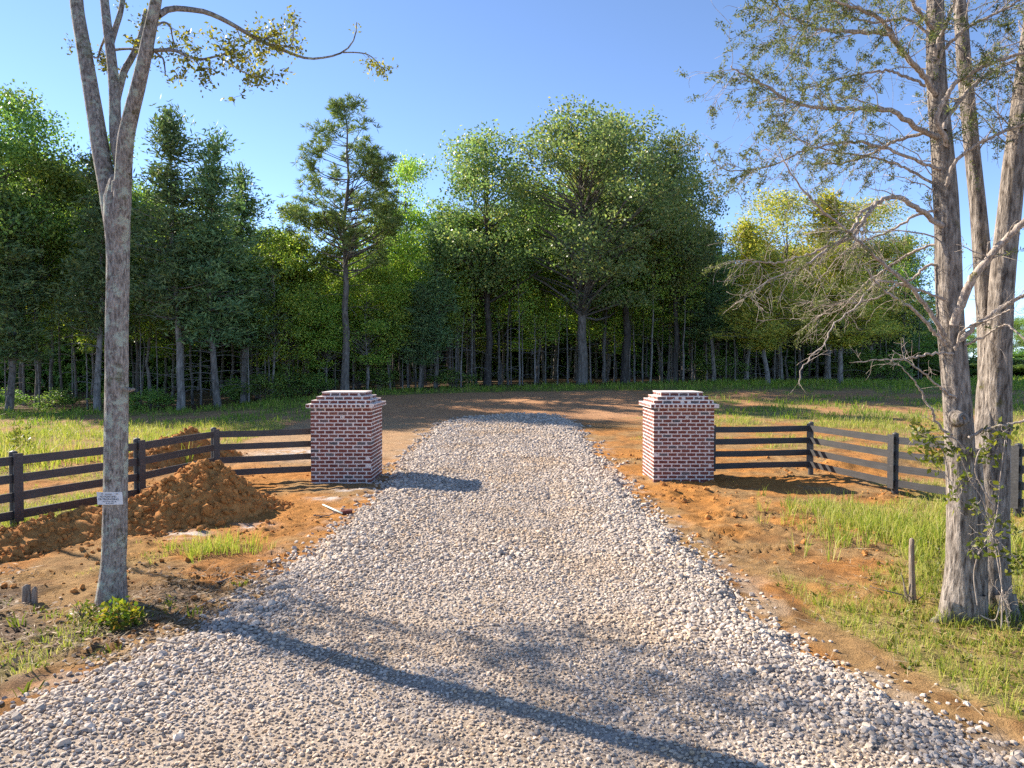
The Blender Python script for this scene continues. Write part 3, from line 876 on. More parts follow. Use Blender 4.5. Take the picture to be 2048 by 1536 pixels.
def litter(name, x0, x1, y0, y1, n, fn, mat, Lr, Wr):
    P = np.stack((rng.uniform(x0, x1, n), rng.uniform(y0, y1, n)), 1)
    P = P[(rng.random(n) < fn(P[:, 0], P[:, 1])) & (road_in(P[:, 0], P[:, 1]) < -.05)]
    m = len(P); a = rng.uniform(0, 2 * math.pi, m); L = rng.uniform(*Lr, m); W = rng.uniform(*Wr, m)
    z = ground_z(P[:, 0], P[:, 1]) + .006 + rng.random(m) * .025
    c = np.column_stack((P, z)); u = np.stack((np.cos(a), np.sin(a), rng.normal(0, .22, m)), 1) * L[:, None] / 2
    v = np.stack((-np.sin(a), np.cos(a), rng.normal(0, .3, m)), 1) * W[:, None] / 2
    V = np.stack((c - u, c + v, c + u, c - v), 1).reshape(-1, 3)
    q = (np.arange(m) * 4)[:, None] + np.arange(4)[None]
    tag(link(name, mesh_np(name, V, [q], mat)), kind='stuff')
lf = lambda x, y: sstep(.3, .6, fbm(x * 1.1, y * 1.1, 104, 3)) * (1 - .7 * sstep(7.8, 8.8, y))
litter('straw_litter', -8, -2.3, 3.9, 9, 9000, lf, M['straw'], (.06, .28), (.004, .010))
litter('leaf_litter', -8, -2.3, 3.9, 9, 6000, lf, M['dry_leaf'], (.03, .08), (.02, .045))
litter('straw_litter', 2.4, 8, 3.9, 10, 5000, lambda x, y: .5 + 0 * x, M['straw'], (.06, .26), (.004, .009))
litter('leaf_litter', 3.6, 7.5, 4.2, 8.5, 2600, lambda x, y: np.exp(-((x - 5.2) / 1.3) ** 2 - ((y - 6.9) / 1.2) ** 2), M['dry_leaf'], (.03, .09), (.02, .04))

# ------------------------------------------------------------------ trees of the wood
def leaf_quads(Pc, U, L, W, rng, fold=.0):
    """diamond leaves at Pc along U with a random roll"""
    n = len(Pc)
    r = rng.normal(0, 1, (n, 3)); v = np.cross(U, r); v /= np.linalg.norm(v, axis=1)[:, None] + 1e-9
    L = np.broadcast_to(L, (n,)); W = np.broadcast_to(W, (n,))
    a = Pc - U * (L * .5)[:, None]; b = Pc + U * (L * .5)[:, None]; m = Pc - U * (L * .06)[:, None]
    return np.stack((a, m + v * (W * .5)[:, None], b, m - v * (W * .5)[:, None]), 1).reshape(-1, 3)
def unit(v): return v / (np.linalg.norm(v, axis=-1, keepdims=True) + 1e-9)
def bez(a, b, c, n):
    t = np.linspace(0, 1, n)[:, None]
    return (1 - t) ** 2 * a + 2 * t * (1 - t) * b + t * t * c

def make_tree(kind, seed, H, r0, cb, R, ncl, nleaf, leaf, bark, lmat, rc=.6, dead=0, lean=0.0, stems=1):
    rg = np.random.default_rng(seed)
    tb = MB(); lb = MB(); leaves = []
    def prof(t):
        if kind == 'oak': return np.clip(np.sin(math.pi * np.clip(.10 + .86 * t, 0, 1)), 0, 1) ** .62
        if kind == 'cedar': return (1 - t) ** .58 * np.minimum(1, t * 3 + .45) + .05
        if kind == 'pine': return np.where(t < .35, .72 + .8 * t, np.clip((1 - t) / .65, 0, 1) ** .6) + .03
        if kind == 'pole': return np.clip(np.sin(math.pi * np.clip(.1 + .82 * t, 0, 1)), 0, 1) ** .8
        return np.clip(np.sin(math.pi * np.clip(.16 + .76 * t, 0, 1)), 0, 1) ** .75
    nseg = 14
    zs = np.linspace(-.3, H * (.97 if kind in ('pine', 'cedar') else .86), nseg)
    wob = .010 * H
    tx = lean * np.maximum(zs / H, 0) ** 1.3 * H + wob * np.cumsum(rg.normal(0, .35, nseg)); ty = wob * np.cumsum(rg.normal(0, .35, nseg))
    tx -= tx[1]; ty -= ty[1]
    rad = r0 * (1 - .93 * np.clip(zs / H, 0, 1) ** 1.05); rad *= .68; rad[0] *= 1.25; rad[1] *= 1.05
    tb.tube(np.stack((tx, ty, zs), 1), rad, 9)
    def trunk(z): return np.array((np.interp(z, zs, tx), np.interp(z, zs, ty), z))
    lump = rg.uniform(.35, 1.2, (9, 9)) if kind == 'cedar' else rg.uniform(.55, 1.12, (9, 9))
    slope = {'oak': .55, 'cedar': .12, 'pine': .62, 'pole': .8}.get(kind, .75)
    lobes = []
    while kind in ('oak', 'hard') and len(lobes) < (30 if kind == 'oak' else 19):
        t = rg.random(); th = rg.uniform(0, 2 * math.pi)
        if rg.random() < prof(np.array(t)) + .1:
            rho = float(R * .86 * prof(np.array(t)) * math.sqrt(rg.uniform(.25, 1)) * rg.uniform(.85, 1.15))
            lobes.append((math.cos(th) * rho, math.sin(th) * rho, t, rg.uniform(.7, 1.25)))
    n = 0
    while n < ncl:
        t = rg.random(); th = rg.uniform(0, 2 * math.pi)
        if rg.random() > prof(np.array(t)) + .12: continue
        lm = lump[int(th / 2 / math.pi * 9) % 9, int(min(t, .999) * 9)]
        rho = float(R * prof(np.array(t)) * lm * math.sqrt(rg.uniform(.10, 1)))
        if kind == 'pine': rho = max(rho, float(R * prof(np.array(t)) * (.62 if t < .75 else .3) * rg.uniform(.85, 1.3)))
        if lobes:
            lx, ly, t, ls = lobes[rg.integers(len(lobes))]
            d_ = rg.normal(0, R * .165 * ls, 3); d_[2] *= .8
            lx += d_[0]; ly += d_[1]; t = float(np.clip(t + d_[2] / (H * (1 - cb)), 0, 1.02))
            th = math.atan2(ly, lx); rho = math.hypot(lx, ly)
        zc = H * (cb + (1 - cb) * t)
        za = max(zc - rho * slope * rg.uniform(.7, 1.3), H * max(cb - .06, .03)); za = min(za, H * .94)
        A = trunk(za); D = np.array((math.cos(th), math.sin(th), 0))
        Cc = trunk(min(zc, H * .93)) * (1, 1, 0) + D * rho + (0, 0, zc)
        if kind == 'cedar': Bm = A + D * rho * .55 + (0, 0, rho * .02)
        elif kind == 'pine': Bm = A + D * rho * .6 + (0, 0, (zc - za) * .25)
        else: Bm = A + D * rho * .45 + (0, 0, (zc - za) * .62)
        Bm = Bm + rg.normal(0, .12 * max(rho, .4), 3)
        path = bez(A, Bm, Cc, 5)
        rr = min(np.interp(za, zs, rad) * .5, .018 + .017 * rho)
        if n % 2 == 0 or kind == 'pine': lb.tube(path, np.linspace(rr, .012, 5), 4)
        out = unit((Cc - A)[None])[0]
        if kind == 'pine':
            # tufts of needles at the branch end and along its last third
            nt_ = nleaf
            tt = rg.uniform(.68, 1.05, nt_)
            base = np.stack([np.interp(tt, np.linspace(0, 1, 5), path[:, k]) for k in range(3)], 1) + rg.normal(0, .20, (nt_, 3))
            base[0] = Cc
            for b0 in base:
                k = 15
                u = unit(rg.normal(0, 1, (k, 3)) + out * .7 + (0, 0, .35))
                leaves.append(leaf_quads(b0 + u * leaf[0] * .5, u, leaf[0], leaf[1], rg))
        elif kind == 'cedar':
            k = nleaf
            al = rg.uniform(-1.3, .55, k)[:, None]
            pc = Cc + out * al * rc + rg.normal(0, rc * .34, (k, 3)) * (1, 1, .8)
            u = unit(out * .8 + rg.normal(0, .75, (k, 3)) + (0, 0, .3))
            leaves.append(leaf_quads(pc, u, rg.uniform(.6, 1.3, k) * leaf[0], leaf[1], rg))
        else:
            k = nleaf
            pc = Cc + np.clip(rg.normal(0, 1, (k, 3)), -1.6, 1.6) * rc * (1, 1, .62)
            u = unit(rg.normal(0, 1, (k, 3)) + (0, 0, -.25))
            leaves.append(leaf_quads(pc, u, rg.uniform(.6, 1.25, k) * leaf[0], rg.uniform(.7, 1.2, k) * leaf[1], rg))
        n += 1
    for i in range(dead):
        za = H * rg.uniform(.06, cb + .12); th = rg.uniform(0, 2 * math.pi); A = trunk(za)
        Ld = rg.uniform(.6, 2.2); D = np.array((math.cos(th), math.sin(th), 0))
        lb.tube(bez(A, A + D * Ld * .6 + (0, 0, .18 * Ld), A + D * Ld + (0, 0, rg.uniform(-.35, .2) * Ld), 5), np.linspace(.028, .008, 5), 3)
    V = np.concatenate(leaves)
    q = (np.arange(len(V) // 4) * 4)[:, None] + np.arange(4)[None]
    return dict(H=H, R=R, trunk=tb.mesh(kind + '_trunk', M[bark], True), limbs=lb.mesh(kind + '_limbs', M[bark], True), crown=mesh_np(kind + '_crown', V, [q], M[lmat]))

T = {}
T['oak_big'] = make_tree('oak', 1, 20, .55, .33, 7.8, 480, 90, (.23, .155), 'far_bark', 'oak_leaf', .58)
T['oak_b'] = make_tree('oak', 2, 18, .42, .40, 5.2, 290, 84, (.22, .15), 'dark_bark', 'oak_leaf', .55)
T['hard_a'] = make_tree('hard', 3, 18, .28, .36, 4.4, 240, 84, (.21, .14), 'far_bark', 'hard_leaf', .58)
T['hard_b'] = make_tree('hard', 4, 18, .24, .40, 3.7, 200, 84, (.21, .14), 'far_bark', 'hard_leaf', .55)
T['light_a'] = make_tree('hard', 5, 15, .15, .22, 3.3, 250, 78, (.18, .125), 'pale_bark', 'light_leaf', .48)
T['light_b'] = make_tree('hard', 6, 13, .12, .26, 2.6, 200, 70, (.18, .125), 'pale_bark', 'light_leaf', .46)
T['cedar_a'] = make_tree('cedar', 7, 17, .26, .28, 3.2, 250, 46, (.34, .09), 'pale_bark', 'cedar_leaf', .72, 30)
T['cedar_b'] = make_tree('cedar', 8, 16, .24, .24, 2.7, 230, 46, (.34, .09), 'far_bark', 'cedar_leaf', .68, 26)
T['pine'] = make_tree('pine', 9, 18.5, .30, .43, 3.55, 118, 12, (.36, .045), 'far_bark', 'pine_leaf', .5, 7)
T['pole_a'] = make_tree('pole', 10, 17, .15, .50, 2.6, 64, 50, (.24, .16), 'far_bark', 'hard_leaf', .55, 8)
T['pole_b'] = make_tree('pole', 12, 17, .13, .42, 2.3, 62, 50, (.24, .16), 'pale_bark', 'light_leaf', .55, 8)
T['yellow_a'] = make_tree('hard', 13, 15, .26, .26, 4.4, 340, 80, (.20, .10), 'pale_bark', 'yellow_leaf', .58, 8)
T['yellow_b'] = make_tree('cedar', 14, 15, .24, .26, 3.6, 350, 50, (.32, .09), 'pale_bark', 'yellow_leaf', .75, 12)
T['bush'] = make_tree('hard', 15, 2.2, .04, .05, 1.3, 60, 34, (.16, .10), 'twig', 'hard_leaf', .26)
T['verge'] = make_tree('pole', 21, 9, .10, .52, 1.7, 30, 40, (.15, .10), 'far_bark', 'light_leaf', .35)
T['screen'] = make_tree('hard', 16, 14, .2, .05, 4.4, 300, 46, (.52, .36), 'far_bark', 'hard_leaf', .9)
T['sapling'] = make_tree('pole', 31, 10, .10, .5, 1.3, 26, 36, (.18, .12), 'pale_bark', 'light_leaf', .4, 9)
_used = {}
def plant(key, px, Yd, top_px, half_px, label, name, cat='tree', group=None, rz=None):
    """a tree whose foot stands at bearing px, Yd metres off, as tall and wide as the photograph shows it"""
    d = T[key]
    x = (px - 1024) / F * Yd
    z = float(base_z(x, Yd))
    ztop = at(px, top_px, Yd)[2]
    Hh = ztop - z
    sz = Hh / d['H']; sx = (half_px / F * Yd) / (d['R'] * .97)
    if key in _used:
        o = copy_tree(_used[key]); o.name = name
    else:
        o = thing(name, label, cat)
        link('trunk', d['trunk'], o); link('limbs', d['limbs'], o)['kind'] = 'stuff'; link('crown', d['crown'], o)['kind'] = 'stuff'
        _used[key] = o
    for k_ in ('group',):
        if k_ in o: del o[k_]
    tag(o, label, cat, group)
    o.location = (x, Yd, z - .02)
    o.scale = (sx, sx, sz)
    r = random.Random(px * 13 + Yd)
    o.rotation_euler = (0, 0, r.uniform(0, 6.28) if rz is None else rz)
    return o
E = 'trees along the edge of the wood'
front = [
 ('hard_a', -25, 42, 175, 150, 'dark leafy tree at the left edge of the photo', 'broadleaf_tree'),
 ('hard_b', 75, 44, 205, 120, 'tall dark broadleaf tree left of the bare forked trunk', 'broadleaf_tree'),
 ('cedar_b', 20, 40.5, 380, 115, 'short cedar with a grey trunk at the far left of the wood', 'cedar_tree'),
 ('cedar_a', 193, 40.5, 285, 115, 'cedar with pale trunk and dead limbs just left of the forked tree', 'cedar_tree'),
 ('hard_b', 275, 47, 285, 85, 'yellowish broadleaf tree right behind the forked tree', 'broadleaf_tree'),
 ('cedar_a', 362, 40.5, 218, 130, 'tallest dark cedar right of the bare forked trunk', 'cedar_tree'),
 ('cedar_b', 432, 41, 262, 112, 'dark cedar with a leaning grey trunk beside the tallest cedar', 'cedar_tree'),
 ('cedar_b', 488, 44, 335, 100, 'shorter dark cedar at the gap before the pine', 'cedar_tree'),
 ('light_b', 545, 45, 430, 75, 'young pale green tree between the cedars and the pine', 'young_tree'),
 ('light_a', 610, 49, 415, 95, 'bright yellow green tree directly behind the pine, on its left', 'young_tree'),
 ('pine', 690, 45, 197, 140, 'tall pine with an open crown standing above the left brick pillar', 'pine_tree'),
 ('light_b', 735, 47, 540, 70, 'small light green tree at the right foot of the pine', 'young_tree'),
 ('light_a', 815, 50, 325, 85, 'tall light green tree between the pine and the great oak', 'young_tree'),
 ('cedar_b', 872, 48.5, 440, 70, 'dark cedar filling the gap left of the great oak', 'cedar_tree'),
 ('hard_b', 905, 54, 365, 70, 'slim broadleaf tree behind the cedar left of the oak', 'broadleaf_tree'),
 ('oak_b', 975, 51, 285, 140, 'oak with a dark trunk forming the left shoulder of the big crown', 'oak_tree'),
 ('oak_big', 1165, 50, 262, 215, 'great spreading oak with a thick grey trunk in the middle of the wood', 'oak_tree'),
 ('oak_b', 1250, 53, 248, 150, 'oak with a straight trunk just right of the great oak trunk', 'oak_tree'),
 ('oak_b', 1350, 52.5, 285, 105, 'oak forming the right shoulder of the big crown', 'oak_tree'),
 ('pole_b', 1302, 51, 420, 50, 'twin looking pale slim trunk above the right brick pillar', 'slim_tree'),
 ('pole_b', 1367, 52, 470, 48, 'pale slim trunk with dead twigs right of the right brick pillar', 'slim_tree'),
 ('cedar_a', 1428, 54, 455, 75, 'dark cedar at the gap right of the big oak crown', 'cedar_tree'),
 ('yellow_b', 1493, 57, 440, 100, 'yellow green tree with a pale trunk, first right of the sky gap', 'yellow_green_tree'),
 ('yellow_a', 1560, 60, 398, 135, 'bright yellow topped tree behind the dead cedar limbs', 'yellow_green_tree'),
 ('yellow_b', 1655, 60, 385, 135, 'olive green tree behind the crossing dead limbs', 'yellow_green_tree'),
 ('yellow_a', 1738, 62, 420, 115, 'yellow green tree left of the near cedar trunk', 'yellow_green_tree'),
 ('cedar_b', 1808, 64, 470, 62, 'dark tree ending the wood just left of the near cedar', 'cedar_tree'),
 ('light_b', 655, 46.5, 560, 62, 'small light green tree at the left foot of the pine', 'young_tree'),
 ('light_b', 780, 48, 500, 62, 'small leafy tree third to the right of the pine trunk', 'young_tree'),
 ('light_a', 575, 47.5, 470, 72, 'pale green tree filling the gap between the cedars and the pine', 'young_tree'),
 ('light_b', 1075, 57, 480, 75, 'bright green tree glimpsed under the great oak, left of its trunk', 'young_tree'),
 ('light_b', 1215, 60, 520, 75, 'bright green tree glimpsed under the oak, right of the thick trunk', 'young_tree'),
 ('light_a', 935, 56, 430, 75, 'light green tree behind the left shoulder of the oak', 'young_tree'),
 ('cedar_b', 840, 47.5, 560, 60, 'small dark cedar right of the light trees by the pine', 'cedar_tree'),
 ('yellow_b', 1535, 49, 500, 105, 'lower yellow green tree before the olive trees, left of the dead limbs', 'yellow_green_tree'),
 ('yellow_b', 1680, 50, 480, 115, 'lower yellow green tree beside the near cedar, behind the bent dead limb', 'yellow_green_tree'),
 ('cedar_a', 1600, 62, 520, 70, 'low dark cedar under the yellow green crowns', 'cedar_tree'),
]
for (k, px, Yd, tp, hp, lab, nm) in front:
    plant(k, px, Yd, tp, hp, lab, nm, 'tree', E)
# inside the wood: alike slim trees in the shade
rr = random.Random(99)
outline = lambda px: float(np.interp(px, [-900, 0, 100, 200, 360, 470, 570, 700, 830, 960, 1100, 1250, 1400, 1440, 1550, 1650, 1750, 1830, 1880], [230, 240, 260, 330, 330, 400, 480, 440, 420, 380, 310, 300, 380, 520, 470, 450, 490, 560, 620]))
def edge_y(px): return float(np.interp(px, [-3000, 0, 380, 560, 690, 1150, 1450, 1850], [39, 41, 42, 46, 47.5, 51, 56, 63]))
zones = [(-900, -60, 12, 'shaded tree of the wood beyond the left edge'),
         (-60, 130, 9, 'slim trunk deep in the dark wood behind the leftmost trees'), (130, 330, 10, 'slim trunk deep in the dark wood behind the forked tree'),
         (330, 560, 12, 'slim trunk deep in the dark wood behind the dark cedars'), (560, 700, 10, 'slim trunk deep in the wood behind the tall pine'),
         (700, 830, 9, 'slim trunk deep in the wood just right of the pine'), (830, 960, 9, 'slim trunk deep in the wood between pine and oaks'),
         (960, 1110, 11, 'slim trunk deep in the wood left of the thick oak trunk'), (1110, 1270, 11, 'slim trunk deep in the wood behind the thick oak trunk'),
         (1270, 1430, 11, 'slim trunk deep in the wood above the right pillar'), (1430, 1640, 12, 'slim trunk deep in the wood under the brightest yellow crowns'),
         (1640, 1850, 12, 'slim trunk deep in the wood beside the near cedars')]
for (a, b, n, lab) in zones:
    for i in range(n):
        px = a + (b - a) * (i + rr.random()) / n
        dpt = rr.choice([1.5, 4, 8, 13, 19, 24]) + rr.uniform(0, 4)
        Yd = edge_y(px) + dpt
        k = rr.choice(['pole_a', 'pole_a', 'pole_b', 'hard_b', 'light_b' if dpt > 10 else 'pole_a', 'pole_a'])
        tp = outline(px) + rr.uniform(20, 150)
        plant(k, px, Yd, tp, rr.uniform(55, 95), lab, 'slim_tree', 'tree', lab.replace('slim trunk deep', 'slim trunks deep').replace('shaded tree', 'shaded trees'))
szones = [(520, 680, 9, 'thin pale sapling at the wood edge left of the pine'), (700, 960, 13, 'thin pale sapling at the wood edge between pine and oaks'),
          (960, 1150, 9, 'thin pale sapling at the wood edge left of the thick oak trunk'), (1180, 1430, 12, 'thin pale sapling at the wood edge right of the thick oak trunk'),
          (1430, 1840, 16, 'thin pale sapling at the wood edge under the yellow green crowns'), (0, 500, 12, 'thin pale sapling at the wood edge under the dark cedars')]
for (a, b, n, lab) in szones:
    for i in range(n):
        px = a + (b - a) * (i + rr.random()) / n
        plant('sapling', px, edge_y(px) + rr.uniform(-.8, 3), rr.uniform(470, 610), rr.uniform(24, 40), lab, 'sapling', 'tree', lab.replace('thin pale sapling', 'thin pale saplings'))
for row in (0, 1, 2):      # closing rows
    for i in range(34):
        px = -420 + 2290 * (i + .37 * row + rr.random() * .3) / 30
        plant('screen', px, edge_y(px) + 30 + 11 * row + rr.uniform(-2, 2), outline(px) + rr.uniform(70, 150), rr.uniform(76, 96), 'leafy tree closing the view far back in the wood', 'broadleaf_tree', 'tree', 'leafy trees far back in the wood')
for i in range(16):     # bushes at the foot of the wood
    px = [20, 110, 240, 300, 470, 520, 575, 640, 760, 905, 1420, 1460, 1700, 1725, 1760, 1790][i]
    Yd = edge_y(px) + rr.uniform(-.8, 1.5)
    fy = 731 + (CAM_H - float(base_z((px - 1024) / F * Yd, Yd))) * F / Yd
    where = ['at the left photo edge', 'left of the forked tree', 'just right of the forked tree', 'below the tallest cedar', 'between two grey cedar trunks', 'below the gap before the pine', 'left of the pine foot', 'close by the pine trunk, on its left', 'right of the left pillar top', 'below the dark cedar left of the oak', 'right of the right pillar top', 'at the sky gap right of the oak', 'first of the cluster by the far fence', 'second of the cluster by the far fence', 'third of the cluster by the far fence', 'nearest the near cedar trunk'][i]
    plant('bush', px, Yd, fy - rr.uniform(35, 70), rr.uniform(28, 50), 'low leafy bush edging the wood, ' + where, 'bush', 'bush', 'bushes at the foot of the wood')
# far trees on the right, beyond the field
for i in range(16):
    px = 1800 + 560 * (i + rr.random() * .7) / 16
    Yd = rr.uniform(165, 200)
    plant(rr.choice(['hard_a', 'cedar_a', 'hard_b']), px, Yd, rr.uniform(605, 668), rr.uniform(28, 46), 'far tree beyond the paddock fence at the right', 'far_tree', 'tree', 'far trees beyond the paddock fence')
for (px, Yd, tp, hp) in ((1790, 92, 600, 45), (1842, 104, 610, 40)):
    plant('cedar_b', px, Yd, tp, hp, 'small dark tree standing near the far paddock fence', 'cedar_tree', 'tree', 'trees near the paddock fence')
# trees west of the drive that throw the dappled shade over the foreground
for (k, x, y, h, rad_) in (('verge', -11.7, 12.9, 11.8, 1.5),):
    d = T[k]; o = thing('verge_tree', '', 'tree'); link('trunk', d['trunk'], o); link('limbs', d['limbs'], o)['kind'] = 'stuff'; link('crown', d['crown'], o)['kind'] = 'stuff'
    o.rotation_euler.z = x
    tag(o, 'verge tree beyond the left edge that throws dappled shade over the drive', 'tree')
    o.location = (x, y, gz(x, y) - .02); o.scale = (rad_ / T[k]['R'], rad_ / T[k]['R'], h / T[k]['H'])

# ------------------------------------------------------------------ near trees
def px_path(pts, Y0, Y1, n=None, curve=0.0):
    m = len(pts)
    L = np.concatenate(([0], np.cumsum([math.hypot(b[0] - a[0], b[1] - a[1]) for a, b in zip(pts[:-1], pts[1:])])))
    t = L / L[-1]
    P = np.array([at(px, py, Y0 + (Y1 - Y0) * q + curve * math.sin(q * math.pi)) for (px, py), q in zip(pts, t)])
    n = n or m * 4
    tt = np.linspace(0, 1, n)
    # smooth resample (Catmull-Rom)
    out = np.zeros((n, 3))
    for i, q in enumerate(tt):
        k = min(max(np.searchsorted(t, q) - 1, 0), m - 2)
        f = (q - t[k]) / (t[k + 1] - t[k])
        p0, p1, p2, p3 = P[max(k - 1, 0)], P[k], P[k + 1], P[min(k + 2, m - 1)]
        out[i] = .5 * ((2 * p1) + (p2 - p0) * f + (2 * p0 - 5 * p1 + 4 * p2 - p3) * f * f + (3 * p1 - p0 - 3 * p2 + p3) * f ** 3)
    return out

rng = np.random.default_rng(77)
def twigs(mb, path, r_at, n, length, level, droop, spread, tips, lo=.25, up=0.0, kink=.06, hi=1.0):
    """side twigs along a path; collects the tip paths"""
    m = len(path)
    for i in range(n):
        q = rng.uniform(lo, hi)
        f = q * (m - 1); k = min(int(f), m - 2); A = path[k] + (path[k + 1] - path[k]) * (f - k)
        T_ = unit((path[k + 1] - path[k])[None])[0]
        D = unit((T_ * .8 + rng.normal(0, spread, 3) + np.array((0, 0, up)))[None])[0]
        Ln = length * rng.uniform(.45, 1.2) * (1.15 - .5 * q)
        npt = 7
        P = [A]; d = D.copy()
        for s in range(npt - 1):
            d = unit((d + rng.normal(0, kink * 2, 3) + np.array((0, 0, -droop)))[None])[0]
            P.append(P[-1] + d * Ln / (npt - 1))
        P = np.array(P)
        r = max(r_at * (1 - .6 * q) * .45, .0022)
        mb.tube(P, np.linspace(r, max(r * .3, .0012), npt), 4 if r > .006 else 3)
        tips.append(P)
        if level > 0: twigs(mb, P, r, max(2, n // 4 if n < 14 else 4), length * .5, level - 1, droop, spread, tips, .2, up, kink)

# --- forked tree at the left
YT = 7.56
lt = thing('forked_tree', 'tall bare grey trunk forking high up, with a white sign, left of the drive', 'tree', at(222, 1210, YT) * (1, 1, 0))
o0 = np.array(lt.location)
mb = MB()
tp = px_path([(222, 1225), (224, 1185), (229, 1080), (231, 950), (233, 800), (234, 650), (236, 520), (234, 440), (232, 390), (232, 350)], YT, YT, 120) - o0
ppm = YT / F
rad = np.interp(np.linspace(0, 1, 120), [0, .04, .12, .3, .6, .8, .90, .95, 1], np.array([36, 29, 23, 22, 21, 20.5, 24, 22, 8]) * ppm)
mb.tube(tp, rad, 36, .055, 3, (16, 2.2))
link('trunk', mb.mesh('trunk', M['elm_bark'], True), lt)
limbs = [([(233, 540), (224, 440), (214, 370), (203, 310), (192, 240), (180, 170), (168, 100), (155, 20), (150, -60), (140, -200), (110, -380)], YT, YT + .7, 19, 8),
         ([(234, 540), (242, 440), (246, 360), (251, 285), (262, 230), (277, 170), (290, 110), (301, 55), (312, 0), (330, -110), (355, -260)], YT, YT - .5, 18.5, 6),
         ([(243, 400), (240, 330), (232, 280), (230, 230), (229, 180), (222, 110), (213, 40), (207, -30), (205, -160), (215, -300)], YT + .1, YT + .9, 13, 5)]
limb_paths = []
for (pts, a, b, r0_, r1_) in limbs:
    mb = MB(); p = px_path(pts, a, b, 70) - o0
    mb.tube(p, np.linspace(r0_, r1_, 70) * np.interp(np.arange(70), [0, 10], [.6, 1]) * ppm, 26, .06, 9, (12, 2.2))
    link('limb', mb.mesh('limb', M['elm_bark'], True), lt); limb_paths.append((p, r0_))
stub = MB(); stub.tube(px_path([(255, 778), (262, 788 - 8), (268, 778)], YT - .08, YT - .14, 6) - o0, np.linspace(5, 3, 6) * ppm, 8)
st2 = MB(); st2.tube(px_path([(233, 385), (233, 372), (233, 362)], YT - .1, YT - .13, 5) - o0, np.linspace(9, 8, 5) * ppm, 12)
link('branch_stub', st2.mesh('branch_stub', M['elm_bark'], True), lt)
link('branch_stub', stub.mesh('branch_stub', M['elm_bark'], True), lt)
tips = []
bb = [([(229, 225), (234, 195), (241, 168), (249, 141), (262, 118), (273, 95), (285, 60), (292, 20)], YT + .6, YT + .9, 9, 5, 3),
      ([(217, 105), (224, 80), (233, 50), (241, 25), (247, -10), (262, -80)], YT + .7, YT + 1.0, 7, 4, 3),
      ([(318, 30), (333, 20), (352, 17), (385, 20), (410, 24), (440, 36), (475, 55), (500, 70), (540, 90), (580, 106), (615, 117), (650, 115), (680, 107), (700, 92), (711, 70), (713, 45)], YT - .3, YT + 1.2, 6.0, 1.2, 14),
      ([(686, 105), (712, 105), (735, 109), (752, 122), (768, 145)], YT + 1.05, YT + 1.3, 1.7, .9, 5),
      ([(560, 94), (577, 93), (585, 82), (587, 60), (586, 40)], YT + .7, YT + .5, 1.4, .8, 4),
      ([(303, 102), (325, 100), (350, 101), (375, 112), (400, 119), (430, 113), (470, 103)], YT - .2, YT - .9, 4.0, 1.2, 12),
      ([(436, 112), (455, 124), (480, 140), (500, 150), (516, 152)], YT - .6, YT - .9, 1.7, .8, 8),
      ([(305, 100), (318, 110), (327, 120), (331, 150)], YT - .2, YT - .3, 2.5, 1, 0),
      ([(228, 100), (245, 98), (275, 98), (300, 104)], YT + .6, YT + .2, 3, 1.5, 6),
      ([(212, 70), (200, 100), (196, 115), (182, 113), (170, 112)], YT + .7, YT + 1.3, 3, 1, 9),
      ([(300, 60), (325, 45), (340, 52), (345, 75), (352, 95)], YT - .2, YT + .4, 2.6, 1, 8)]
mb = MB(); leafp = []
for (pts, a, b, r0_, r1_, nl) in bb:
    p = px_path(pts, a, b, 26) - o0
    mb.tube(p, np.linspace(r0_, r1_, 26) * ppm, 7)
    if nl:
        tl = []
        twigs(mb, p, r0_ * ppm * .6, nl, .40, 1, .03, .55, tl, .35, .05, .06, .56 if len(pts) > 12 else 1.0)
        leafp += tl + ([p[-5:]] if len(pts) <= 12 else [p[-3:]])
link('branches', mb.mesh('branches', M['elm_bark'], True), lt)
def leaf_cloud(paths, per, L, W, sig, hang=-.35, dens=None):
    out = []
    for P in paths:
        k = per
        f = rng.uniform(.35, 1.0, k) * (len(P) - 1); i = np.minimum(f.astype(int), len(P) - 2)
        b = P[i] + (P[i + 1] - P[i]) * (f - i)[:, None] + rng.normal(0, sig, (k, 3))
        u = unit(rng.normal(0, 1, (k, 3)) + (0, 0, hang))
        out.append(leaf_quads(b, u, rng.uniform(.6, 1.2, k) * L, rng.uniform(.6, 1.1, k) * W, rng))
    V = np.concatenate(out)
    q = (np.arange(len(V) // 4) * 4)[:, None] + np.arange(4)[None]
    return V, q
V, q = leaf_cloud(leafp, 12, .050, .028, .035)
link('foliage', mesh_np('foliage', V, [q], M['elm_leaf']), lt)['kind'] = 'stuff'
# the crown above
mb = MB(); tl = []
for (p, r_) in limb_paths:
    twigs(mb, p[45:], .05, 9, 1.9, 1, -.02, .6, tl, .5, .3)
tl = [p_ for p_ in tl if (p_[:, 2]).min() > CAM_H + 4.6]
mb2 = MB()
for p_ in tl: mb2.tube(p_, np.linspace(.015, .004, len(p_)), 4)
link('upper_branches', mb2.mesh('upper_branches', M['elm_bark'], True), lt)
V, q = leaf_cloud(tl, 40, .075, .042, .12)
link('crown', mesh_np('crown', V, [q], M['elm_leaf']), lt)['kind'] = 'stuff'

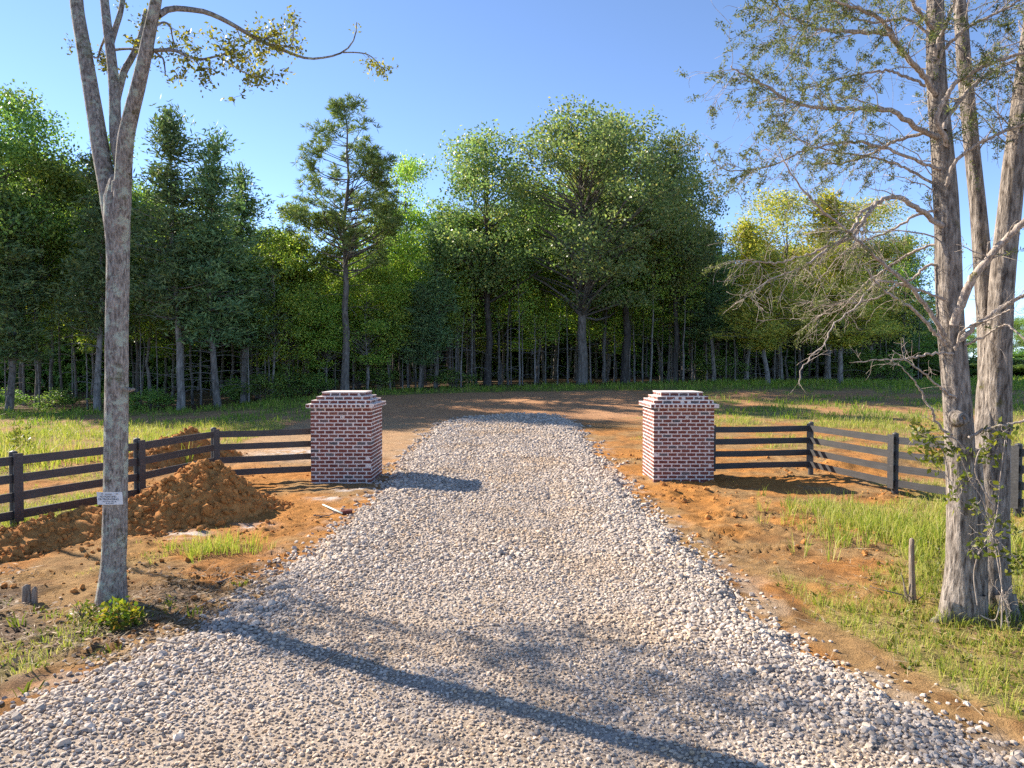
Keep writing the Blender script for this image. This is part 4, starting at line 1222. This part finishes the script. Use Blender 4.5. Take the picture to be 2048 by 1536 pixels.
# --- sign on the trunk
sc = at(218, 997, YT - .175)
sg = thing('notice_sign', 'small white no hunting notice nailed to the forked tree trunk', 'sign', sc)
sg.rotation_euler = (RAD(3), RAD(-1.5), RAD(-8))
SW, SH = 55 * ppm, 25 * ppm
pm = MB()
nn = 9
xs = np.linspace(-SW / 2, SW / 2, nn); cv = .012 * (xs / (SW / 2)) ** 2
V = np.concatenate([np.stack((xs, cv + y, np.full(nn, z)), 1) for y, z in ((-.001, -SH / 2), (-.001, SH / 2), (.001, SH / 2), (.001, -SH / 2))])
Fq = [(k * nn + i, k * nn + i + 1, ((k + 1) % 4) * nn + i + 1, ((k + 1) % 4) * nn + i) for k in range(4) for i in range(nn - 1)] + [(0, nn, 2 * nn, 3 * nn), (nn - 1, 4 * nn - 1, 3 * nn - 1, 2 * nn - 1)]
pm.add(V, None, Fq); link('plate', pm.mesh('plate', M['sign']), sg)
def text(s, size, z, xo=0):
    cu = bpy.data.curves.new('lettering', 'FONT'); cu.body = s; cu.size = size; cu.align_x = 'CENTER'; cu.align_y = 'CENTER'; cu.offset = size * .012
    o = bpy.data.objects.new('lettering', cu); C.objects.link(o)
    dg = bpy.context.evaluated_depsgraph_get(); me_ = bpy.data.meshes.new_from_object(o.evaluated_get(dg))
    bpy.data.objects.remove(o); bpy.data.curves.remove(cu)
    co = np.zeros(len(me_.vertices) * 3, np.float32); me_.vertices.foreach_get('co', co); co = co.reshape(-1, 3)
    x, y = co[:, 0].copy(), co[:, 1].copy()
    co[:, 0] = x + xo; co[:, 1] = -.0022 + .012 * ((x + xo) / (SW / 2)) ** 2; co[:, 2] = y + z
    me_.vertices.foreach_set('co', co.ravel()); me_.update()
    me_.materials.clear(); me_.materials.append(M['ink'])
    link('lettering', me_, sg)
text('POSTED', .022, .043); text('NO HUNTING', .030, .018, -.012); text('OR TRESPASSING', .031, -.010, -.012)
text('VIOLATORS WILL BE', .017, -.034, .002); text('PROSECUTED', .015, -.052, .004)
for sx in (-.075, .095):
    nm = MB(); nm.box(sx - .006, sx + .006, -.006, -.0015 + .012 * (sx / (SW / 2)) ** 2 + .001, .045, .051); link('nail', nm.mesh('nail', M['dark']), sg)

# --- cedars at the right
YC = 7.1
def rot_o(o): return np.array(o.location)
ca = thing('near_cedar', 'near cedar with one upright grey trunk and long dead limbs reaching left', 'tree', at(1922, 1240, YC) * (1, 1, 0))
cbt = thing('near_cedar', 'near cedar behind it with a thick trunk dividing into two stems', 'tree', at(1980, 1255, YC + .25) * (1, 1, 0))
ppc = YC / F
def trunk_part(own, name, pts, Y0, Y1, radpx, n=120, sides=34, bmp=.11, seed=3, flare=1.0):
    p = px_path(pts, Y0, Y1, n) - np.array(own.location)
    rad = np.interp(np.linspace(0, 1, n), np.linspace(0, 1, len(radpx)), np.array(radpx)) * ppc
    mb = MB(); mb.tube(p, rad, sides, bmp, seed, (9, 1.1))
    link(name, mb.mesh(name, M['cedar_bark'], True), own); return p
pa = trunk_part(ca, 'trunk', [(1916, 1255), (1922, 1190), (1925, 1050), (1921, 930), (1917, 850), (1908, 730), (1901, 640), (1894, 450), (1886, 320), (1876, 200), (1871, 100), (1870, 0), (1868, -150), (1862, -420)], YC, YC + .1, [42, 28, 26, 25, 24.5, 23, 22, 19, 17, 15, 13.5, 11, 8])
pbm = trunk_part(cbt, 'trunk', [(1985, 1275), (1984, 1210), (1983, 1080), (1984, 960), (1985, 860), (1987, 780), (1987, 700), (1987, 610)], YC + .3, YC + .55, [54, 37, 33, 33, 33, 33, 31, 22, 6], 80, 36, .13, 5)
pb1 = trunk_part(cbt, 'stem', [(1981, 860), (1976, 700), (1973, 640), (1967, 560), (1959, 450), (1948, 340), (1938, 240), (1929, 140), (1922, 40), (1915, -60), (1905, -300)], YC + .5, YC + .9, [22, 19, 17.5, 16, 15, 14, 12, 10, 8], 90, 26, .1, 8)
pb2 = trunk_part(cbt, 'stem', [(1993, 860), (1997, 700), (2000, 640), (2006, 540), (2018, 430), (2029, 330), (2040, 240), (2054, 130), (2070, 0), (2090, -200)], YC + .42, YC + .1, [27, 24, 23, 22, 21, 19, 17, 14, 11], 90, 28, .1, 12)
# root buttresses
rb = MB()
for (pts, y0, y1) in (([(1905, 1205), (1895, 1235), (1865, 1248)], YC - .05, YC - .1), ([(1950, 1190), (1953, 1225), (1955, 1250)], YC - .05, YC - .1), ([(2010, 1190), (2030, 1245), (2065, 1275)], YC + .1, YC - .1)):
    rb.tube(px_path(pts, y0, y1, 10) - rot_o(ca), np.linspace(20, 9, 10) * ppc, 12, .1, 4, (4, 3))
rb.tube(px_path([(1952, 1250), (1954, 1100), (1953, 980), (1950, 900)], YC + .02, YC + .12, 40) - rot_o(ca), np.linspace(22, 12, 40) * ppc, 18, .14, 6, (6, 1.2))
link('root_flare', rb.mesh('root_flare', M['cedar_bark'], True), ca)
kp = at(1921, 838, YC - .155) - rot_o(ca)
knot = MB(); knot.tube([kp + (0, .07, 0), kp + (0, .0, .0), kp + (.003, -.035, .004), kp + (.004, -.045, .005), kp + (.004, -.04, .005)], [.085, .075, .062, .050, .034], 16, .16, 4, (5, 9))
link('knot', knot.mesh('knot', M['cedar_bark'], True), ca)
kf = MB(); kf.tube([kp + (0, .0, .0), kp + (.004, -.042, .006), kp + (.004, -.046, .006)], [.036, .036, .012], 12, .25, 7, (5, 9))
link('cut_face', kf.mesh('cut_face', M['cut_wood'], False), ca)

LIMB_A = [  # (points, Y at root, Y at tip, root px radius, tip px radius, twigs, twig length, living 0..1)
 ([(1870, 190), (1844, 149), (1807, 108), (1787, 78), (1766, 44), (1726, 20), (1665, 0), (1600, -30)], 7.1, 6.3, 9, 3, 16, .5, .8),
 ([(1812, 112), (1790, 81), (1760, 66), (1682, 63), (1638, 58), (1597, 41), (1563, 24), (1535, -10)], 6.9, 6.0, 7, 2.5, 22, .55, 1),
 ([(1876, 180), (1848, 169), (1814, 154), (1776, 142), (1726, 147), (1682, 157), (1638, 173), (1604, 166), (1580, 149)], 7.1, 7.6, 5, 1.5, 16, .45, .8),
 ([(1882, 275), (1841, 261), (1807, 237), (1773, 220), (1716, 218), (1648, 217), (1577, 203), (1536, 173), (1492, 152), (1462, 132)], 7.1, 6.4, 8.5, 2.2, 30, .62, 1),
 ([(1884, 262), (1848, 267), (1793, 281), (1743, 308), (1682, 327), (1624, 327)], 7.1, 7.9, 6.5, 2.5, 16, .5, .6),
 ([(1888, 340), (1861, 332), (1810, 312), (1776, 298), (1716, 284), (1665, 288), (1611, 301), (1550, 328), (1495, 340), (1445, 337), (1414, 305)], 7.1, 6.6, 5, 1.4, 28, .55, .75),
 ([(1888, 372), (1865, 366), (1810, 335), (1749, 315), (1685, 306), (1641, 295), (1597, 278), (1570, 244), (1570, 207)], 7.15, 8.0, 4.5, 1.4, 18, .5, .6),
 ([(1890, 672), (1849, 608), (1811, 563), (1748, 510), (1685, 453), (1648, 423), (1606, 380), (1563, 315), (1556, 290)], 7.0, 6.2, 7, 1.6, 14, .5, .12),
 ([(1892, 690), (1878, 674), (1827, 620), (1780, 589), (1757, 570), (1729, 532)], 7.0, 6.5, 6, 2, 8, .45, .25),
 ([(1892, 455), (1871, 443), (1827, 412), (1792, 393), (1757, 405), (1732, 434), (1700, 475), (1640, 500), (1560, 525), (1488, 520)], 7.1, 6.4, 8.5, 1.5, 26, .5, .15),
 ([(1760, 403), (1725, 424), (1702, 462), (1660, 495), (1600, 535), (1540, 560), (1490, 590)], 6.9, 6.1, 5, 1.2, 18, .45, .15),
 ([(1890, 420), (1840, 427), (1780, 462), (1732, 481), (1685, 507), (1663, 532), (1634, 560), (1621, 545)], 7.1, 7.6, 5, 1.5, 16, .45, .2),
 ([(1890, 600), (1833, 579), (1799, 567), (1757, 562), (1742, 576), (1710, 614), (1669, 649), (1647, 690), (1618, 719), (1602, 741), (1599, 772)], 6.95, 6.4, 4, 1.4, 6, .3, 0),
 ([(1905, 708), (1884, 707), (1852, 709), (1808, 718), (1748, 720), (1700, 725)], 7.0, 6.7, 4, 1.4, 3, .25, 0),
 ([(1912, 795), (1890, 782), (1843, 744), (1786, 701)], 7.0, 6.6, 4, 1.5, 5, .3, 0),
 ([(1905, 870), (1884, 858), (1852, 804), (1836, 772), (1821, 753), (1797, 728)], 7.0, 6.5, 4.5, 1.5, 5, .3, 0),
 ([(1893, 525), (1850, 535), (1820, 560), (1789, 573), (1757, 595), (1710, 605), (1675, 608), (1630, 640)], 7.1, 7.7, 5, 1.3, 18, .45, .25),
 ([(1896, 500), (1860, 490), (1800, 520), (1740, 560), (1690, 610), (1650, 630), (1580, 640)], 7.1, 8.1, 4.5, 1.2, 18, .45, .2),
 ([(1898, 290), (1875, 244), (1888, 200), (1915, 163), (1956, 139), (2003, 119), (2048, 105), (2110, 90)], 7.0, 6.5, 8, 4, 14, .5, .8),
 ([(1888, 262), (1895, 237), (1929, 190), (1976, 149), (2048, 112), (2120, 80)], 7.05, 7.5, 8, 4, 14, .5, .8),
 ([(1876, 130), (1888, 98), (1936, 54), (1990, 27), (2060, -10)], 7.1, 6.7, 6, 3, 12, .5, .9),
 ([(1870, 120), (1878, 78), (1900, 30), (1920, -30)], 7.1, 6.8, 7, 4, 8, .5, .9),
 ([(1892, 372), (1912, 322), (1963, 284), (2048, 247), (2110, 225)], 7.0, 6.5, 6, 3, 12, .45, .6),
 ([(1908, 650), (1938, 570), (1979, 513), (2046, 446), (2110, 400)], 6.95, 6.3, 13, 9, 8, .4, .3),
 ([(1918, 680), (1970, 636), (2017, 608), (2060, 585), (2120, 560)], 6.95, 6.5, 8, 5, 7, .4, .2),
 ([(1912, 700), (1925, 660), (1975, 640), (2020, 620)], 6.9, 6.4, 4, 2, 5, .3, 0),
 ([(1930, 690), (1970, 672), (2010, 650), (2035, 665), (2070, 690)], 6.9, 6.3, 4, 2, 5, .35, 0),
 ([(1938, 876), (1960, 862), (2000, 852), (2048, 842), (2110, 825)], 6.95, 6.6, 5, 2.5, 4, .3, 0),
 ([(1870, 60), (1835, 20), (1800, -40)], 7.1, 6.8, 7, 4, 10, .6, 1),
 ([(1870, 85), (1820, 40), (1750, 45), (1690, 30), (1640, 25), (1590, 70), (1540, 85)], 7.1, 7.7, 5, 1.5, 22, .5, 1),
]
live_tips = []
for (pts, a, b, r0_, r1_, nt_, ln, live) in LIMB_A:
    n = len(pts) * 6
    own = ca
    p = px_path(pts, a, b, n) - rot_o(own)
    mb = MB()
    p[1:-1] += rng.normal(0, .006, (n - 2, 3))
    mb.tube(p, np.linspace(r0_ * .66, r1_ * .5, n) * ppc, 9, .12, 3, (3, 6))
    tl = []
    dead_only = live < .3
    twigs(mb, p, r0_ * ppc * .38, int(nt_ * 1.35), ln * 1.1, 1, .05 if live else .03, .55, tl, .22, .05 if live > .5 else 0, .075)
    link('limb' if not dead_only else 'dead_limb', mb.mesh('limb', M['dead_wood'] , True), own)
    for t_ in tl:
        if rng.random() < live: live_tips.append(t_)
# extra fine branchlets high in the crown of both cedars
for own, p, r_, sgn in ((cbt, pb1, .02, 1), (cbt, pb2, .02, 1), (ca, pa, .02, -1)):
    mb = MB(); tl = []
    twigs(mb, p[int(len(p) * .45):], r_, 26, 1.1, 1, .03, 1.0, tl, .0, .1, .12)
    link('side_branches', mb.mesh('side_branches', M['dead_wood'], True), own)
    for t_ in tl:
        if rng.random() < .7: live_tips.append(t_ + rot_o(own) - rot_o(ca))
V, q = leaf_cloud([t_ for t_ in live_tips if rng.random() < .58], 44, .040, .0115, .017, .05)
link('foliage', mesh_np('foliage', V, [q], M['near_cedar_leaf']), ca)['kind'] = 'stuff'

# --- climbing vine with dead twigs round the cedar feet
vn = thing('climbing_vine', 'leafy vine and pale dead twigs tangled round the cedar trunks', 'vine', at(1955, 1255, YC - .35) * (1, 1, 0))
vo = rot_o(vn); mb = MB(); tl = []
vines = [[(2020, 1270), (2000, 1150), (1985, 1070), (1965, 1000), (1940, 960), (1915, 900), (1890, 870)],
         [(1955, 1210), (1948, 1150), (1960, 1100), (1985, 1060), (1995, 1020), (2000, 960), (2010, 880)],
         [(2003, 1258), (2004, 1180), (2000, 1120), (1985, 1060), (1960, 1020), (1920, 1000), (1900, 960), (1870, 930), (1840, 900)],
         [(1985, 1010), (1965, 975), (1950, 940), (1960, 900), (1990, 880), (2020, 870)],
         [(1975, 1060), (2000, 1085), (2030, 1115), (2060, 1150)], [(1930, 900), (1905, 875), (1860, 875), (1822, 872)],
         [(1900, 1000), (1895, 940), (1885, 900), (1865, 880)], [(1960, 1230), (1990, 1240), (2000, 1200), (2005, 1180)]]
for v_ in vines:
    d0 = rng.uniform(-.42, -.3); d1 = rng.uniform(-.5, -.3)
    p = px_path(v_, YC + d0, YC + d1, len(v_) * 5) - vo
    mb.tube(p, np.linspace(.008, .0035, len(p)), 6)
    twigs(mb, p, .005, 8, .32, 1, .0, .9, tl, .25, .1, .22)
link('stems', mb.mesh('stems', M['dead_wood'], True), vn)
tl = [t_ for t_ in tl if .55 < t_[-1][2] < 2.3]
V, q = leaf_cloud([t_ for t_ in tl if rng.random() < .7], 5, .075, .045, .03, -.3)
link('leaves', mesh_np('leaves', V, [q], M['vine_leaf']), vn)['kind'] = 'stuff'

# ------------------------------------------------------------------ small things
def small(name, label, cat, px, py, Yd): 
    p = at(px, py, Yd); return thing(name, label, cat, (p[0], p[1], gz(p[0], p[1])))
st = small('dead_sapling', 'broken grey sapling stump standing upright left of the near cedars', 'stump', 1824, 1212, 7.6)
mb = MB(); mb.tube([(0, 0, -.1), (.005, 0, .02), (.0, 0, .15), (-.01, .0, .4), (-.015, 0, .6), (-.012, 0, .69), (-.016, 0, .705)], [.06, .044, .034, .030, .029, .026, .016], 16, .16, 3, (5, 5))
link('trunk', mb.mesh('trunk', M['stump'], True), st)
mb = MB()
for (dx, dy, h, lx) in ((-.09, -.03, .34, -.05), (-.07, .02, .26, -.02), (-.1, .0, .18, -.35), (.05, -.03, .10, .06), (-.05, -.06, .16, -.08)):
    mb.tube([(dx * .6, dy, -.02), (dx, dy, h * .5), (dx + lx, dy, h)], [.010, .008, .003], 5)
link('shoots', mb.mesh('shoots', M['twig'], True), st)
s2 = small('split_stump', 'small split brown stump in the litter left of the forked tree', 'stump', 60, 1205, 7.55)
mb = MB(); mb.tube([(-.035, 0, -.05), (-.035, 0, .1), (-.04, 0, .19), (-.045, 0, .2)], [.05, .045, .04, .02], 12, .15, 3, (5, 6)); link('trunk', mb.mesh('trunk', M['stump'], True), s2)
mb = MB(); mb.tube([(.05, 0, -.05), (.05, 0, .1), (.055, 0, .16), (.055, 0, .18)], [.03, .027, .025, .012], 10, .15, 6, (5, 6)); link('splinter', mb.mesh('splinter', M['stump'], True), s2)

def shrub(name, label, px, py, Yd, H_, R_, n, L, W, mat, stem_n=7):
    t = small(name, label, 'shrub', px, py, Yd); mb = MB(); lv = []
    for i in range(stem_n):
        a = rng.uniform(0, 6.28); e = np.array((math.cos(a) * R_ * .7, math.sin(a) * R_ * .7, H_ * rng.uniform(.6, 1)))
        P = bez(np.zeros(3), e * (.3, .3, .7), e, 6); mb.tube(P, np.linspace(.006, .002, 6), 4); lv.append(P)
    link('stems', mb.mesh('stems', M['twig'], True), t)
    k = n; d = unit(rng.normal(0, 1, (k, 3))); d[:, 2] = np.abs(d[:, 2])
    P = d * np.stack((np.full(k, R_), np.full(k, R_), np.full(k, H_)), 1) * rng.uniform(.45, 1.05, (k, 1))
    u = unit(rng.normal(0, .7, (k, 3)) + d * .6)
    V = leaf_quads(P, u, rng.uniform(.7, 1.2, k) * L, rng.uniform(.8, 1.1, k) * W, rng)
    q = (np.arange(k) * 4)[:, None] + np.arange(4)[None]
    link('leaves', mesh_np('leaves', V, [q], M[mat]), t)['kind'] = 'stuff'
    return t
shrub('leafy_shrub', 'low yellow green shrub at the foot of the forked tree', 240, 1243, 6.95, .27, .23, 420, .062, .036, 'shrub_leaf')
shrub('leafy_weed', 'dark green weed between the shrub and the litter left of it', 165, 1235, 7.0, .2, .16, 120, .05, .025, 'vine_leaf', 5)
shrub('leafy_weed', 'upright yellow weed right of the forked tree shadow', 340, 1215, 7.3, .2, .08, 60, .045, .02, 'shrub_leaf', 4)
shrub('leafy_weed', 'tall pale weed in the grass behind the fence at the far left', 40, 858, 20.5, 1.0, .4, 260, .14, .05, 'vine_leaf', 6)
def stick(label, pts, r, mat='twig', Yd=None, name='stick', h=.01):
    P = []
    for (px, py) in pts:
        Yg = CAM_H * F / (py - 731); x = (px - 1024) / F * Yg
        z = max(gz(x, Yg), float(drive_z(np.array([x]), np.array([Yg]))[0]) + .02 if road_in(x, Yg) > 0 else -9)
        P.append((x, Yg, z + h + r))
    P = np.array(P); c = P.mean(0); mb = MB()
    Q = np.stack([np.interp(np.linspace(0, 1, 14), np.linspace(0, 1, len(P)), P[:, k]) for k in range(3)], 1) - c
    Q[1:-1] += rng.normal(0, r * .5, (12, 3))
    mb.tube(Q, np.linspace(r, r * .5, 14), 6)
    o = link(name, mb.mesh(name, M[mat], True), None, c)
    return tag(o, label, 'stick')
stick('thin brown stick lying across the gravel beyond the trunk shadow', [(625, 1368), (655, 1345), (690, 1320), (705, 1314)], .010)
stick('pale bent stick at the gravel edge below the forked tree', [(308, 1316), (330, 1322), (360, 1324), (395, 1312)], .016, 'dead_wood', h=.04)
stick('short twig pointing at the gravel edge in the left foreground', [(190, 1350), (215, 1340), (248, 1326)], .008)
stick('curved stick lying at the left edge of the gravel below the grass clump', [(430, 1176), (470, 1163), (505, 1170), (520, 1158)], .010)
stick('straight stick in the brown litter right of the forked tree', [(350, 1245), (395, 1222), (430, 1203)], .010, 'dead_wood')
stick('thin stick lying in the clay beneath the pale green strip', [(625, 1036), (650, 1036), (672, 1030)], .014)
stick('pale stick in the grass left of the near cedars', [(1855, 1090), (1870, 1096), (1888, 1104)], .010, 'dead_wood')
a, b = at(646, 1014, 12.75), at(684, 1030, 12.05)
mb = MB(); za, zb = gz(a[0], a[1]) + .05, gz(b[0], b[1]) + .03
c = np.array(((a[0] + b[0]) / 2, (a[1] + b[1]) / 2, (za + zb) / 2))
mb.tube(np.array([(a[0], a[1], za), (c[0], c[1], c[2]), (b[0], b[1], zb)]) - c, [.016, .016, .016], 8)
tag(link('plastic_strip', mb.mesh('plastic_strip', M['strip'], True), None, c), 'pale green plastic strip lying on the clay left of the drive', 'strip')
lbx = at(693, 1028, 12.15)
o = link('loose_brick', stretch_me[0], None, (lbx[0], lbx[1], gz(lbx[0], lbx[1]) + .035), (.1, .05, .7)); tag(o, 'loose red brick lying at the gravel edge before the left pillar', 'brick')
